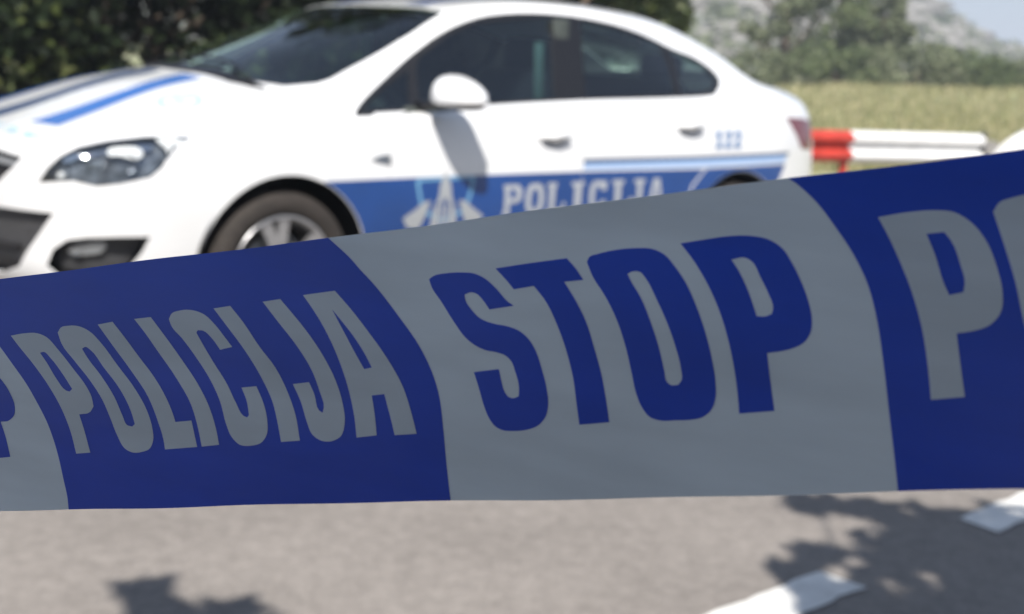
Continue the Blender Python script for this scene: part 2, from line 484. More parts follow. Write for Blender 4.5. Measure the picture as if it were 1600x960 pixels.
# ---- outlines in car metres
SIDE = {
 'dlo': [(.355,.925),(.40,.918),(.90,.955),(1.58,1.003),(2.1,1.026),(2.47,1.045),(2.57,1.075),(2.675,1.135),(2.66,1.19),(2.547,1.245),(2.42,1.27),(2.2,1.33),(1.96,1.372),(1.7,1.390),(1.45,1.388),(1.25,1.368),(1.10,1.335),(.93,1.268),(.76,1.17),(.58,1.062),(.42,.968)],
 'quarter_front': [(.40,.941),(.637,.957),(.725,1.11),(.564,1.028)],
 'glass_front': [(.70,.962),(1.45,1.018),(1.555,1.375),(1.324,1.352),(1.12,1.322),(.95,1.255),(.80,1.168),(.765,1.125)],
 'glass_rear': [(1.637,1.026),(2.253,1.055),(2.312,1.20),(2.305,1.300),(1.973,1.352),(1.745,1.372)],
 'quarter_rear': [(2.301,1.06),(2.426,1.067),(2.558,1.094),(2.645,1.145),(2.60,1.20),(2.456,1.265),(2.375,1.28),(2.375,1.19)],
}
SCREEN = [(.0,-.02),(.03,.2),(.085,.48),(.17,.57),(.30,.61),(.36,.612),(.52,.59),(.75,.555),(.93,.553),(.985,.545),(.975,.4),(.96,.2),(.955,-.02)]
REARSCREEN = [(2.62,-.02),(2.62,.30),(2.62,.47),(2.90,.50),(3.13,.50),(3.20,.42),(3.23,.2),(3.235,-.02)]
ARCH_F = [(.0 + .368 * math.cos(a), .328 + .368 * math.sin(a)) for a in np.linspace(-.42, math.pi + .42, 40)] 
ARCH_R = [(2.685 + .362 * math.cos(a), .328 + .362 * math.sin(a)) for a in np.linspace(-.42, math.pi + .42, 40)]
ARCH_F = ARCH_F + [(-.34, .10), (.34, .10)]; ARCH_R = ARCH_R + [(2.35, .10), (3.02, .10)]
DOOR_F = [(.50,.27),(.46,.50),(.47,.80),(.50,.90),(.62,.935),(1.0,.955),(1.54,.985),(1.545,.70),(1.54,.27)]
DOOR_R = [(1.55,.27),(1.555,.70),(1.55,.985),(2.1,1.015),(2.42,1.03),(2.50,.95),(2.48,.82),(2.40,.70),(2.31,.62),(2.27,.5),(2.24,.27)]
HEAD = [(-.165,.652),(-.128,.706),(-.08,.752),(-.02,.788),(.055,.810),(.165,.828),(.24,.835),(.322,.833),(.29,.80),(.262,.765),(.245,.722),(.212,.687),(.127,.664),(.05,.653),(.005,.662),(-.03,.667)]
HEAD_LAMP = [(-.150,.662),(-.118,.708),(-.07,.748),(-.01,.780),(.055,.800),(.145,.816),(.20,.812),(.235,.79),(.228,.74),(.20,.697),(.127,.673),(.05,.664),(.005,.672),(-.03,.675)]
# front fascia (y,z)
GRILLE = [(0,.775),(.30,.765),(.56,.735),(.53,.70),(.44,.635),(.30,.615),(0,.605)]
INTAKE = [(0,.545),(.32,.545),(.69,.55),(.62,.46),(.52,.34),(.40,.30),(0,.29)]
FOG = [(.30,.36)]
TAIL = [(3.065,.962),(3.25,.958),(3.45,.935),(3.50,.86),(3.40,.79),(3.24,.80),(3.17,.875)]

# ================================================================== CAR BUILD
CAR_X, CAR_Y, CAR_ROT = -1.47157, 5.86086, 222.3958
car = root('police_car', 'white police sedan with blue stripes and POLICIJA lettering parked behind the tape', 'police car', (CAR_X, CAR_Y, 0), R(CAR_ROT))

def emit_mesh(P, N, tris, thick=0.004, off=0.0, mirror=False, merge=False):
    """P,N in (s,y,z); returns a mesh in car-local coordinates (x=-s) with real thickness"""
    tris = np.asarray(tris)
    used = np.unique(tris); remap = -np.ones(len(P), int); remap[used] = np.arange(len(used))
    P = P[used] + N[used] * off; N = N[used]; tris = remap[tris]
    A = P[tris[:, 0]]; B = P[tris[:, 1]]; C = P[tris[:, 2]]
    fn = np.cross(B - A, C - A)
    nav = N[tris].mean(1)
    flip = (fn * nav).sum(1) > 0        # the x=-s flip reverses handedness
    tris[flip] = tris[flip][:, ::-1]
    area = np.linalg.norm(fn, axis=1); tris = tris[area > 1e-9]
    def halfmesh(sgn):
        Q = P.copy(); Q[:, 0] *= -1; M = N.copy(); M[:, 0] *= -1
        T = tris.copy()
        if sgn < 0: Q[:, 1] *= -1; M[:, 1] *= -1; T = T[:, ::-1]
        return Q, M, T
    outV, outF, outN = [], [], []
    base = 0
    for sgn in ((1,) if not (mirror or merge) else ((-1,) if mirror else (1, -1))):
        Q, M, T = halfmesh(sgn); n = len(Q)
        edges = {}
        for t in T:
            for a, b in ((t[0], t[1]), (t[1], t[2]), (t[2], t[0])):
                k = (min(a, b), max(a, b)); edges.setdefault(k, []).append((a, b))
        rim = [v[0] for v in edges.values() if len(v) == 1]
        if merge: rim = [(a, b) for a, b in rim if not (abs(Q[a][1]) < 2e-3 and abs(Q[b][1]) < 2e-3)]
        outV += list(Q); outN += list(M); outF += [tuple(int(i) + base for i in t) for t in T]
        if thick > 0:
            outV += list(Q - M * thick); outN += list(-M)
            outF += [tuple(int(i) + n + base for i in t[::-1]) for t in T]
            o2 = base + 2 * n; k = 0
            for a, b in rim:
                outV += [Q[a], Q[b], Q[b] - M[b] * thick, Q[a] - M[a] * thick]
                outN += [np.zeros(3)] * 4
                outF.append((o2 + k + 3, o2 + k + 2, o2 + k + 1, o2 + k)); k += 4
            base = o2 + k
        else: base += n
    me = bpy.data.meshes.new('m')
    me.from_pydata([tuple(map(float, v)) for v in outV], [], outF)
    me.polygons.foreach_set('use_smooth', [len(p.vertices) == 3 for p in me.polygons])
    me.update()
    try: me.normals_split_custom_set_from_vertices([tuple(map(float, v)) for v in outN])
    except Exception as ex: print('normals', ex)
    return me

def surface_split(sf, regions, nu, nt, tmax=None):
    """regions: ordered list of (key, [outline uv lists]); everything else -> 'body'"""
    U = np.linspace(0, sf.R - 1, (sf.R - 1) * nu + 1); T = np.linspace(0, sf.C - 1, (sf.C - 1) * nt + 1)
    g = [(float(a), float(b)) for a in U for b in T]
    polys = [p for _, ps in regions for p in ps]
    cl = [[(min(max(a, 0), sf.R - 1), min(max(b, 0), sf.C - 1)) for a, b in p] for p in polys]
    P2, Tr = cdt_fill(cl, g)
    P2[:, 0] = np.clip(P2[:, 0], 0, sf.R - 1); P2[:, 1] = np.clip(P2[:, 1], 0, sf.C - 1)
    cen = P2[Tr].mean(1)
    own = np.full(len(Tr), -1)
    for ri in range(len(regions) - 1, -1, -1):
        ins = np.zeros(len(Tr), bool)
        for p in regions[ri][1]: ins |= pip(cen[:, 0], cen[:, 1], p)
        own[ins] = ri
    P3 = sf.ev(P2[:, 0], P2[:, 1]); N3 = sf.normal(P2[:, 0], P2[:, 1])
    return P3, N3, {**{regions[i][0]: Tr[own == i] for i in range(len(regions))}, 'body': Tr[own == -1]}

def decal(sf, outlines, holes=(), step=.25):
    """sheet that follows the surface inside the outline (all uv)"""
    allp = [p for p in outlines] + [h for h in holes]
    a0 = min(q[0] for p in outlines for q in p); a1 = max(q[0] for p in outlines for q in p)
    b0 = min(q[1] for p in outlines for q in p); b1 = max(q[1] for p in outlines for q in p)
    g = [(a, b) for a in np.arange(math.ceil(a0 / step) * step, a1, step) for b in np.arange(math.ceil(b0 / step) * step, b1, step)]
    g = [(float(a), float(b)) for a, b in g]
    P2, Tr = cdt_fill(allp, g if g else [(float(a0), float(b0))])
    cen = P2[Tr].mean(1); ins = np.zeros(len(Tr), bool)
    for p in outlines: ins |= pip(cen[:, 0], cen[:, 1], p)
    for h in holes: ins &= ~pip(cen[:, 0], cen[:, 1], h)
    P2[:, 0] = np.clip(P2[:, 0], 0, sf.R - 1); P2[:, 1] = np.clip(P2[:, 1], 0, sf.C - 1)
    return sf.ev(P2[:, 0], P2[:, 1]), sf.normal(P2[:, 0], P2[:, 1]), Tr[ins]

def car_part(name, data, m, thick=.003, off=0., mode='left', label=None, parent=None):
    me = emit_mesh(*data, thick=thick, off=off, mirror=(mode == 'right'), merge=(mode == 'both'))
    return link(name, me, parent or car, m, label=label)

def grow(poly, d):
    """offset a 2D outline outward by d metres"""
    P = np.array(poly, float); n = len(P)
    area = 0.5 * sum(P[i][0] * P[(i + 1) % n][1] - P[(i + 1) % n][0] * P[i][1] for i in range(n))
    sg = 1 if area > 0 else -1; out = []
    for i in range(n):
        e1 = P[i] - P[i - 1]; e2 = P[(i + 1) % n] - P[i]
        n1 = np.array([e1[1], -e1[0]]) / (np.linalg.norm(e1) + 1e-9); n2 = np.array([e2[1], -e2[0]]) / (np.linalg.norm(e2) + 1e-9)
        b = n1 + n2; b = b / (np.linalg.norm(b) + 1e-9); c = max(.5, float(b @ n1))
        out.append(tuple(P[i] + sg * b * d / c))
    return out

# ---- upper shell: bonnet, cowl, pillars, roof, boot and all glass
side = lambda k, sm=0: UPPER.proj(SIDE[k], 'side', smooth=sm)
BONNET = [(-.90,-.02),(-.895,.25),(-.86,.44),(-.81,.57),(-.72,.655),(-.50,.70),(-.12,.735),(.16,.69),(.10,.60),(-.005,.45),(-.06,.2),(-.085,-.02)]
bon_gap = grow(BONNET, .006)
BOOT = [(3.28,-.02),(3.27,.3),(3.20,.48),(3.16,.56),(3.30,.58),(3.42,.54),(3.56,.30),(3.595,-.02)]
regs = [('quarter_front', [side('quarter_front')]), ('glass_front', [side('glass_front')]), ('glass_rear', [side('glass_rear')]),
        ('quarter_rear', [side('quarter_rear')]), ('dlo', [side('dlo', 3)]),
        ('screen', [UPPER.proj(SCREEN, 'top')]), ('rearscreen', [UPPER.proj(REARSCREEN, 'top')]),
        ('bonnet', [UPPER.proj(BONNET, 'top')]), ('bongap', [UPPER.proj(bon_gap, 'top')]),
        ('boot', [UPPER.proj(BOOT, 'top')])]
Pu, Nu, G = surface_split(UPPER, regs, 6, 6)
car_part('body_shell', (Pu, Nu, G['body']), 'white_paint', .006, 0, 'both')
car_part('bonnet', (Pu, Nu, G['bonnet']), 'white_paint', .004, 0, 'both')
car_part('bonnet_seam', (Pu, Nu, G['bongap']), 'black_trim', .002, -.006, 'both')
car_part('boot_lid', (Pu, Nu, G['boot']), 'white_paint', .004, .001, 'both')
car_part('windscreen', (Pu, Nu, G['screen']), 'windscreen_glass', 0, -.002, 'both')
car_part('rear_screen', (Pu, Nu, G['rearscreen']), 'windscreen_glass', 0, -.002, 'both')
for md in ('left', 'right'):
    car_part('window_trim', (Pu, Nu, G['dlo']), 'black_trim', .008, -.001, md)
    for k in ('quarter_front', 'glass_front', 'glass_rear', 'quarter_rear'):
        car_part('side_window', (Pu, Nu, G[k]), 'side_glass', 0, -.005, md)
# black frit and scuttle along the foot of the windscreen
frit = decal(UPPER, [UPPER.proj([(-.075,-.02),(-.05,.2),(.0,.44),(.075,.56),(.10,.565),(.085,.49),(.03,.2),(.0,-.02)], 'top')], step=.2)
car_part('scuttle', frit, 'black_trim', .003, .002, 'both')

# ---- lower shell: fascia, wings, doors, sills, rear
lp = lambda pts, mode='side', sm=0: LOWER.proj(pts, mode, smooth=sm)
door_f_gap = grow(DOOR_F, .004); door_r_gap = grow(DOOR_R, .004)
FOGP = [(-.14,.355),(-.11,.42),(-.055,.458),(.02,.472),(.12,.476),(.215,.476),(.19,.42),(.145,.355),(.10,.325),(-.10,.325)]
regs = [('archf', [lp(ARCH_F)]), ('archr', [lp(ARCH_R)]),
        ('head', [lp(HEAD, 'diag')]), ('grille', [lp(GRILLE, 'front')]), ('intake', [lp(INTAKE, 'front')]), ('fog', [lp(FOGP, 'diag')]),
        ('tail', [lp(TAIL)]),
        ('doorf', [lp(DOOR_F)]), ('doorfgap', [lp(door_f_gap)]), ('doorr', [lp(DOOR_R)]), ('doorrgap', [lp(door_r_gap)])]
Pl, Nl, H = surface_split(LOWER, regs, 4, 6)
car_part('bumper_and_wings', (Pl, Nl, H['body']), 'white_paint', .006, 0, 'both')
doors = {}
for md in ('left', 'right'):
    doors[md] = (car_part('front_door', (Pl, Nl, H['doorf']), 'white_paint', .02, .001, md),
                 car_part('rear_door', (Pl, Nl, H['doorr']), 'white_paint', .02, .001, md))
    car_part('door_seam', (Pl, Nl, np.concatenate([H['doorfgap'], H['doorrgap']])), 'black_trim', .003, -.012, md)
    tl = car_part('tail_lamp', (Pl, Nl, H['tail']), 'tail_red', .02, .002, md)
# recessed dark openings
car_part('grille_backing', (Pl, Nl, H['grille']), 'black_trim', .004, -.035, 'both')
car_part('intake_backing', (Pl, Nl, H['intake']), 'dark_plastic', .004, -.03, 'both')
for md in ('left', 'right'): car_part('fog_recess', (Pl, Nl, H['fog']), 'dark_plastic', .004, -.05, md)

# ---- decals on the left flank (and the same stripes on the right)
def on_lower(y_s, z): return LOWER.proj([(y_s, z)], 'side')[0]
STRIPE = [(.10,.668),(.60,.680),(1.1,.689),(1.55,.696),(2.36,.703),(3.06,.722),(3.02,.66),(2.96,.56),(2.90,.36),(.10,.36)]
THIN = [(1.556,.734),(1.556,.752),(2.3,.763),(3.10,.784),(3.085,.767),(2.3,.746)]
PALE = [(1.556,.706),(1.556,.733),(2.3,.746),(3.07,.766),(3.06,.734),(2.3,.712)]
def decal_cut(poly, cuts):
    """flank sheet minus wheel arches"""
    uvp = lp(poly)
    d = decal(LOWER, [uvp], [lp(c) for c in cuts], step=.16)
    return d
arch_cutF = [(.0 + .372 * math.cos(a), .328 + .372 * math.sin(a)) for a in np.linspace(0, 2 * math.pi, 44)[:-1]]
arch_cutR = [(2.685 + .366 * math.cos(a), .328 + .366 * math.sin(a)) for a in np.linspace(0, 2 * math.pi, 44)[:-1]]
seam1 = [(1.5460,.35),(1.5490,.35),(1.5530,.72),(1.5500,.72)]
seam2 = [(2.238,.35),(2.246,.35),(2.276,.5),(2.315,.616),(2.404,.696),(2.425,.72),(2.415,.73),(2.397,.704),(2.305,.624),(2.266,.5)]
sd = decal_cut(STRIPE, [arch_cutF, arch_cutR, seam1, seam2]); th_ = decal(LOWER, [lp(THIN)], step=.25); pa = decal(LOWER, [lp(PALE)], step=.2)
mat('pale_blue', (0.30, 0.43, 0.66), .35, coat=.3)
mat('line_blue', (0.022, 0.045, 0.11), .35, coat=.3)
for md in ('left', 'right'):
    car_part('side_stripe', sd, 'police_blue', .0008, .0022, md)
    car_part('pinstripe', th_, 'line_blue', .0008, .0022, md)
    car_part('pale_stripe', pa, 'pale_blue', .0008, .0022, md)
# stripes over the bonnet and roof
mat('bonnet_blue', (0.012, 0.10, 0.36), .25, coat=.6)  # police blue lightened for the light the bonnet reflects
BS = [(-.765,.325),(-.58,.312),(-.36,.294),(-.126,.222),(-.09,.22),(-.07,.34),(-.243,.379),(-.42,.41),(-.616,.449),(-.727,.48)]
bs = decal(UPPER, [UPPER.proj(BS, 'top')], step=.2)
for md in ('left', 'right'): car_part('bonnet_stripe', bs, 'bonnet_blue', .0008, .0022, md)
BC = [(-.80,-.02),(-.50,-.02),(-.125,-.02),(-.09,.05),(-.18,.075),(-.49,.055),(-.80,.08)]
car_part('bonnet_stripe', decal(UPPER, [UPPER.proj(BC, 'top')], step=.2), 'line_blue', .0008, .0022, 'both', label='grey blue centre stripe of the bonnet')
RS = [(1.02,.22),(1.6,.22),(2.3,.22),(2.3,.36),(1.6,.36),(1.02,.36)]
rs = decal(UPPER, [UPPER.proj(RS, 'top')], step=.25)
for md in ('left', 'right'): car_part('roof_stripe', rs, 'police_blue', .0008, .0022, md)
# pale round emblem on the left of the bonnet
def ellipse(cx, cy, rx, ry, n=28, a0=0): return [(cx + rx * math.cos(a0 + 2 * math.pi * i / n), cy + ry * math.sin(a0 + 2 * math.pi * i / n)) for i in range(n)]
mat('emblem_blue', (0.30, 0.46, 0.54), .4)
em_o = UPPER.proj(ellipse(-.288, .568, .085, .088), 'top'); em_i = UPPER.proj(ellipse(-.288, .568, .062, .064), 'top')
emb = link('bonnet_emblem', emit_mesh(*decal(UPPER, [em_o], [em_i], .1), thick=.0008, off=.0022), car, 'emblem_blue')
em_c = UPPER.proj([(-.335,.568),(-.30,.578),(-.288,.615),(-.276,.578),(-.235,.568),(-.276,.558),(-.288,.52),(-.30,.558)], 'top')
link('emblem_star', emit_mesh(*decal(UPPER, [em_c], [], .1), thick=.0008, off=.0022), emb, 'emblem_blue')

# ---- lettering: stroke outlines on a 0..1 x 0..1 cell
def bar(x0, y0, x1, y1): return [(x0, y0), (x1, y0), (x1, y1), (x0, y1)]
W_ = .30
GL = {
 'P': ([[(0,0),(.42,0),(.42,.12),(.36,.12),(.36,.40),(.75,.40),(.95,.52),(1,.70),(.95,.88),(.78,1),(0,1),(0,.88),(.08,.88),(.08,.12),(0,.12)]], [[(.36,.56),(.60,.56),(.70,.70),(.60,.85),(.36,.85)]]),
 'O': ([[(.25,0),(.75,0),(.95,.18),(1,.5),(.95,.82),(.75,1),(.25,1),(.05,.82),(0,.5),(.05,.18)]], [[(.42,.17),(.58,.17),(.68,.30),(.71,.5),(.68,.70),(.58,.83),(.42,.83),(.32,.70),(.29,.5),(.32,.30)]]),
 'L': ([[(0,0),(1,0),(1,.34),(.86,.34),(.80,.14),(.40,.14),(.40,.87),(.50,.87),(.50,1),(0,1),(0,.87),(.10,.87),(.10,.13),(0,.13)]], []),
 'I': ([[(.15,0),(.85,0),(.85,.13),(.68,.13),(.68,.87),(.85,.87),(.85,1),(.15,1),(.15,.87),(.32,.87),(.32,.13),(.15,.13)]], []),
 'C': ([[(.25,0),(.75,0),(.95,.15),(.98,.33),(.70,.33),(.60,.17),(.42,.17),(.32,.30),(.29,.5),(.32,.70),(.42,.83),(.60,.83),(.68,.68),(.98,.68),(.98,1),(.86,1),(.82,.95),(.7,1),(.25,1),(.05,.82),(0,.5),(.05,.18)]], []),
 'J': ([[(.15,0),(.6,0),(.80,.15),(.80,.87),(.95,.87),(.95,1),(.30,1),(.30,.87),(.48,.87),(.48,.2),(.40,.15),(.30,.2),(.30,.36),(.0,.36),(.0,.15)]], []),
 'A': ([[(0,0),(.38,0),(.38,.12),(.32,.12),(.35,.25),(.65,.25),(.68,.12),(.62,.12),(.62,0),(1,0),(1,.12),(.94,.12),(.68,1),(.32,1),(.06,.12),(0,.12)]], [[(.39,.38),(.61,.38),(.5,.78)]]),
 '1': ([[(.1,0),(.95,0),(.95,.16),(.75,.16),(.75,1),(.38,1),(.08,.84),(.08,.64),(.36,.76),(.36,.16),(.1,.16)]], []),
 '2': ([[(.05,0),(.95,0),(.95,.18),(.42,.18),(.90,.55),(.95,.78),(.80,.96),(.5,1),(.18,.95),(.05,.75),(.06,.66),(.33,.66),(.40,.82),(.58,.82),(.62,.70),(.05,.20)]], []),
}
def word(sf, text, s0, z0, adv, w, h, m, mode='side', slant=0.0, dz=0.0, off=.0032, flip=False, side_mode='left', nm='letter'):
    for i, ch in enumerate(text):
        outs, hs = GL[ch]
        def tf(poly): return sf.proj([(s0 + (i * adv + x * w) + slant * y * h, z0 + y * h + dz * (i * adv + x * w)) for x, y in poly], mode, step=.025)
        d = decal(sf, [tf(o) for o in outs], [tf(q) for q in hs], .2)
        car_part(nm, d, m, .0008, off, side_mode)
word(LOWER, 'POLICIJA', 1.075, .508, .131, .112, .135, 'letter_white', dz=.018)
word(LOWER, '122', 2.468, .800, .073, .058, .088, 'letter_blue', dz=.02, nm='digit')
# crest on the front door: tower shaped star over spread wings inside a light ring
def crest(polys, m, off):
    for pl in polys:
        car_part('crest_piece', decal(LOWER, [lp([(.752 + x, .60 + y) for x, y in pl], 'side')], [], .2), m, .0008, off, 'left')
mat('crest_blue', (0.13, 0.30, 0.46), .4); mat('crest_silver', (0.36, 0.38, 0.40), .35, metal=.2)
ring_o = [(-.155,.062),(-.145,.075),(.155,.085),(.16,.07),(.135,-.02),(.10,-.07),(0,-.11),(-.10,-.07),(-.135,-.02)]
ring_i = [(x * .88, (y - .0) * .85) for x, y in ring_o]
d = decal(LOWER, [lp([(.752 + x, .60 + y) for x, y in ring_o])], [lp([(.752 + x, .60 + y) for x, y in ring_i])], .2)
car_part('crest_ring', d, 'crest_blue', .0008, .0032, 'left')
crest([[(0,.125),(.008,.085),(.022,.065),(.030,.04),(.034,.0),(.05,-.03),(.018,-.03),(.0,.0),(-.018,-.03),(-.05,-.03),(-.034,.0),(-.030,.04),(-.022,.065),(-.008,.085)],
       [(-.055,-.035),(-.030,-.035),(-.028,-.14),(-.075,-.14)], [(-.020,-.035),(-.006,-.03),(-.004,-.14),(-.020,-.14)], [(.006,-.03),(.020,-.035),(.020,-.14),(.004,-.14)], [(.030,-.035),(.055,-.035),(.075,-.14),(.028,-.14)],
       [(-.075,-.015),(-.11,-.02),(-.16,-.055),(-.215,-.085),(-.19,-.125),(-.13,-.135),(-.10,-.08)],
       [(.075,-.015),(.10,-.08),(.13,-.135),(.19,-.125),(.215,-.085),(.16,-.055),(.11,-.02)]], 'crest_silver', .0042)
# small lettering on the nose of the bonnet
for i, ch in enumerate('POLICIJA'):
    outs, hs = GL[ch]
    tf = lambda poly: UPPER.proj([(-.835 - .045 * y + .03 * abs(-.52 + i * .13 + x * .10) ** 2 * 3, -.50 + .135 * i + x * .11) for x, y in poly], 'top', step=.03)
    if -.50 + .135 * i < 0: continue
    car_part('bonnet_letter', decal(UPPER, [tf(o) for o in outs], [tf(q) for q in hs], .2), 'emblem_blue', .0008, .0022, 'left')

# ---- lights and fascia details
def Pt(s, y, z): return Vector((-s, y, z))
def uv_sphere(c, rx, ry, rz, n=16, m=10, rot=None):
    bm = bmesh.new(); bmesh.ops.create_uvsphere(bm, u_segments=n, v_segments=m, radius=1)
    bmesh.ops.scale(bm, vec=(rx, ry, rz), verts=bm.verts)
    if rot is not None: bmesh.ops.rotate(bm, cent=(0, 0, 0), matrix=rot, verts=bm.verts)
    bmesh.ops.translate(bm, vec=c, verts=bm.verts)
    me = bpy.data.meshes.new('m'); bm.to_mesh(me); bm.free(); me.polygons.foreach_set('use_smooth', [True] * len(me.polygons)); return me
def mirror_mesh(me):
    m2 = me.copy(); m2.transform(Matrix.Diagonal((1, -1, 1, 1))); m2.flip_normals(); return m2
def both(name, me, m, parentL, parentR):
    a = link(name, me, parentL, m); b = link(name, mirror_mesh(me), parentR, m); return a, b
def cup(r, depth, n=24):   # a bowl reflector opening along +x (forward)
    prof = [(r * math.sin(t), -depth * math.cos(t)) for t in np.linspace(.15, math.pi / 2, 8)]
    me = lathe(prof, n, 'z'); me.transform(Matrix.Rotation(math.pi / 2, 4, 'Y')); return me
hl = {}
for md in ('left', 'right'):
    hl[md] = car_part('headlight', (Pl, Nl, H['head']), 'lamp_housing', .004, -.045, md)
    car_part('lamp_lens', (Pl, Nl, H['head']), 'lamp_glass', 0, -.001, md, parent=hl[md])
# clear white outer end of each lamp, dark bezel inside, lamps
def placed(me, s, y, z, yaw=0):
    me = me.copy(); me.transform(Matrix.Translation(Pt(s, y, z)) @ Matrix.Rotation(yaw, 4, 'Z')); return me
both('reflector', placed(cup(.052, .05), -.70, .735, .725, R(14)), 'chrome', hl['left'], hl['right'])
both('projector', uv_sphere(Pt(-.715, .738, .722), .028, .034, .034), 'lamp_glass', hl['left'], hl['right'])
both('reflector', placed(cup(.043, .045), -.62, .795, .735, R(32)), 'chrome', hl['left'], hl['right'])
both('reflector', placed(cup(.030, .03), -.795, .675, .695, R(8)), 'chrome', hl['left'], hl['right'])
both('bulb', uv_sphere(Pt(-.80, .672, .678), .014, .014, .014), 'rail_white', hl['left'], hl['right'])
for k in ('upper', ):
    lb = decal(LOWER, [LOWER.proj([(-.09,.742),(-.02,.776),(.06,.798),(.16,.815),(.215,.812),(.20,.79),(.15,.785),(.06,.775),(-.01,.755),(-.07,.728)], 'diag')], step=.2)
    ib = decal(LOWER, [LOWER.proj([(.205,.829),(.26,.834),(.322,.833),(.29,.80),(.262,.768),(.252,.79),(.235,.806)], 'diag')], step=.2)
    for md in ('left', 'right'):
        car_part('lamp_trim', lb, 'chrome', .004, -.022, md, parent=hl[md])
        car_part('lens_glare', ib, 'rail_white', .004, -.008, md, parent=hl[md])  # white piece painted as the reflection in the clear outer lens
# bright pieces inside the lamp: white blob painted as a highlight at the upper outer end, dark strokes in the clear tail
wb = decal(LOWER, [LOWER.proj([(.075,.792),(.12,.80),(.165,.795),(.185,.772),(.165,.752),(.12,.765),(.08,.768)], 'diag', smooth=3)], step=.2)
ds = decal(LOWER, [LOWER.proj([(.262,.832),(.318,.832),(.308,.812),(.30,.822),(.28,.825)], 'diag')], step=.2)
ds2 = decal(LOWER, [LOWER.proj([(.268,.80),(.285,.805),(.275,.785),(.262,.755),(.252,.75),(.262,.78)], 'diag')], step=.2)
for md in ('left', 'right'):
    car_part('lamp_painted_highlight', wb, 'rail_white', .004, -.012, md, parent=hl[md])
    car_part('lamp_seal', ds, 'lamp_housing', .002, .001, md, parent=hl[md])
    car_part('lamp_seal', ds2, 'lamp_housing', .002, .001, md, parent=hl[md])
# grille: chrome bar, two dark slats, round badge with plain bolt
gb = decal(LOWER, [LOWER.proj([(0,.715),(.30,.712),(.52,.70),(.545,.715),(.30,.737),(0,.742)], 'front')], step=.2)
car_part('grille_bar', gb, 'galvanised', .012, -.012, 'both')
for z0 in (.635, .665):
    car_part('grille_slat', decal(LOWER, [LOWER.proj([(0,z0),(.30,z0+.002),(.46,z0+.006),(.47,z0+.014),(.30,z0+.014),(0,z0+.012)], 'front')], step=.2), 'black_gloss', .01, -.016, 'both')
for z0 in (.34, .395):
    car_part('intake_slat', decal(LOWER, [LOWER.proj([(0,z0),(.30,z0+.002),(.50,z0+.004),(.52,z0+.018),(.30,z0+.018),(0,z0+.016)], 'front')], step=.2), 'black_trim', .012, -.014, 'both')
for md in ('left', 'right'):
    bz = decal(LOWER, [LOWER.proj([(-.065,.415),(-.03,.438),(.02,.450),(.075,.452),(.085,.435),(.06,.412),(.0,.402),(-.05,.402)], 'diag')], step=.2)
    fl = car_part('fog_lamp', bz, 'galvanised', .01, -.03, md)
    car_part('fog_lens', bz, 'lamp_glass', 0, -.02, md, parent=fl)
both('reflector', placed(cup(.035, .02), -.765, .705, .425, R(20)), 'chrome', *[o for o in car.children if o.name.startswith('fog_lamp')][:2])
bd = lathe([(0, .012), (.03, .012), (.052, .008), (.06, 0), (.06, -.01)], 32, 'z'); bd.transform(Matrix.Translation(Pt(-.955, 0, .69)) @ Matrix.Rotation(math.pi / 2, 4, 'Y'))
link('badge', bd, car, 'chrome')
link('front_bumper_step', box_mesh(.93, 0, .575, .03, .50, .055, .008), car, 'white_paint')

# ---- wheel wells, underbody, wheels
for s0, rr in ((0, .372), (2.685, .366)):
    prof = [(rr + .006, .885), (rr + .006, .56), (.05, .555)]
    wl = lathe(prof, 40, 'y'); wl.transform(Matrix.Translation((-s0, 0, .33))); 
    both('wheel_well', wl, 'black_trim', car, car)
link('underbody', box_mesh(-1.35, 0, .26, 4.3, 1.08, .10, .03), car, 'black_trim')
link('sill_pan', box_mesh(-1.35, 0, .24, 1.86, 1.66, .08, .03), car, 'black_trim')
RT, HW = .325, .105
RT = .316
tyre_prof = [(.222, HW - .012), (.235, HW), (.262, HW + .006), (.29, HW + .004), (.303, HW - .006), (.312, HW - .024), (.317, HW - .05), (.318, 0)]
tyre_prof = tyre_prof + [(r, -h) for r, h in tyre_prof[:-1][::-1]] + [(.222, -.05), (.222, .05)]
tyre_me = lathe(tyre_prof, 56, 'y', True)
rim_prof = [(.224, HW - .006), (.221, HW - .002), (.213, HW - .004), (.205, HW - .02), (.200, HW - .06), (.19, -.02), (.20, -HW + .02), (.222, -HW + .01)]
rim_me = lathe(rim_prof, 48, 'y')
# five double spokes
sp_parts = []
for k in range(5):
    for dd in (-1, 1):
        a = 2 * math.pi * k / 5 + math.pi / 2; b = a + dd * .20
        def P2(r, ang, h): return (r * math.cos(ang), h, r * math.sin(ang))
        w0, w1 = .020, .017
        vs = []
        for r, ang, w, h, th in ((.040, a + dd * .14, .026, HW - .022, .03), (.12, a + dd * .15, .028, HW - .016, .025), (.208, b, .034, HW - .014, .02)):
            t = (-math.sin(ang), math.cos(ang)); c = P2(r, ang, h)
            for sg in (-1, 1):
                for hh in (0, -th):
                    vs.append((c[0] + sg * w * .75 * t[0], c[1] + hh, c[2] + sg * w * .75 * t[1]))
        fs = []
        for q in (0, 4):
            fs += [(q, q + 2, q + 6, q + 4), (q + 1, q + 5, q + 7, q + 3), (q, q + 4, q + 5, q + 1), (q + 2, q + 3, q + 7, q + 6)]
        fs += [(0, 1, 3, 2), (8, 10, 11, 9)]
        sp_parts.append((vs, fs))
V, Fc = join_geo(sp_parts); spoke_me = from_data(V, Fc)
bmn = bmesh.new(); bmn.from_mesh(spoke_me); bmesh.ops.recalc_face_normals(bmn, faces=bmn.faces); bmn.to_mesh(spoke_me); bmn.free()
hub_me = lathe([(.001, HW - .004), (.03, HW - .006), (.052, HW - .016), (.056, HW - .05)], 28, 'y')
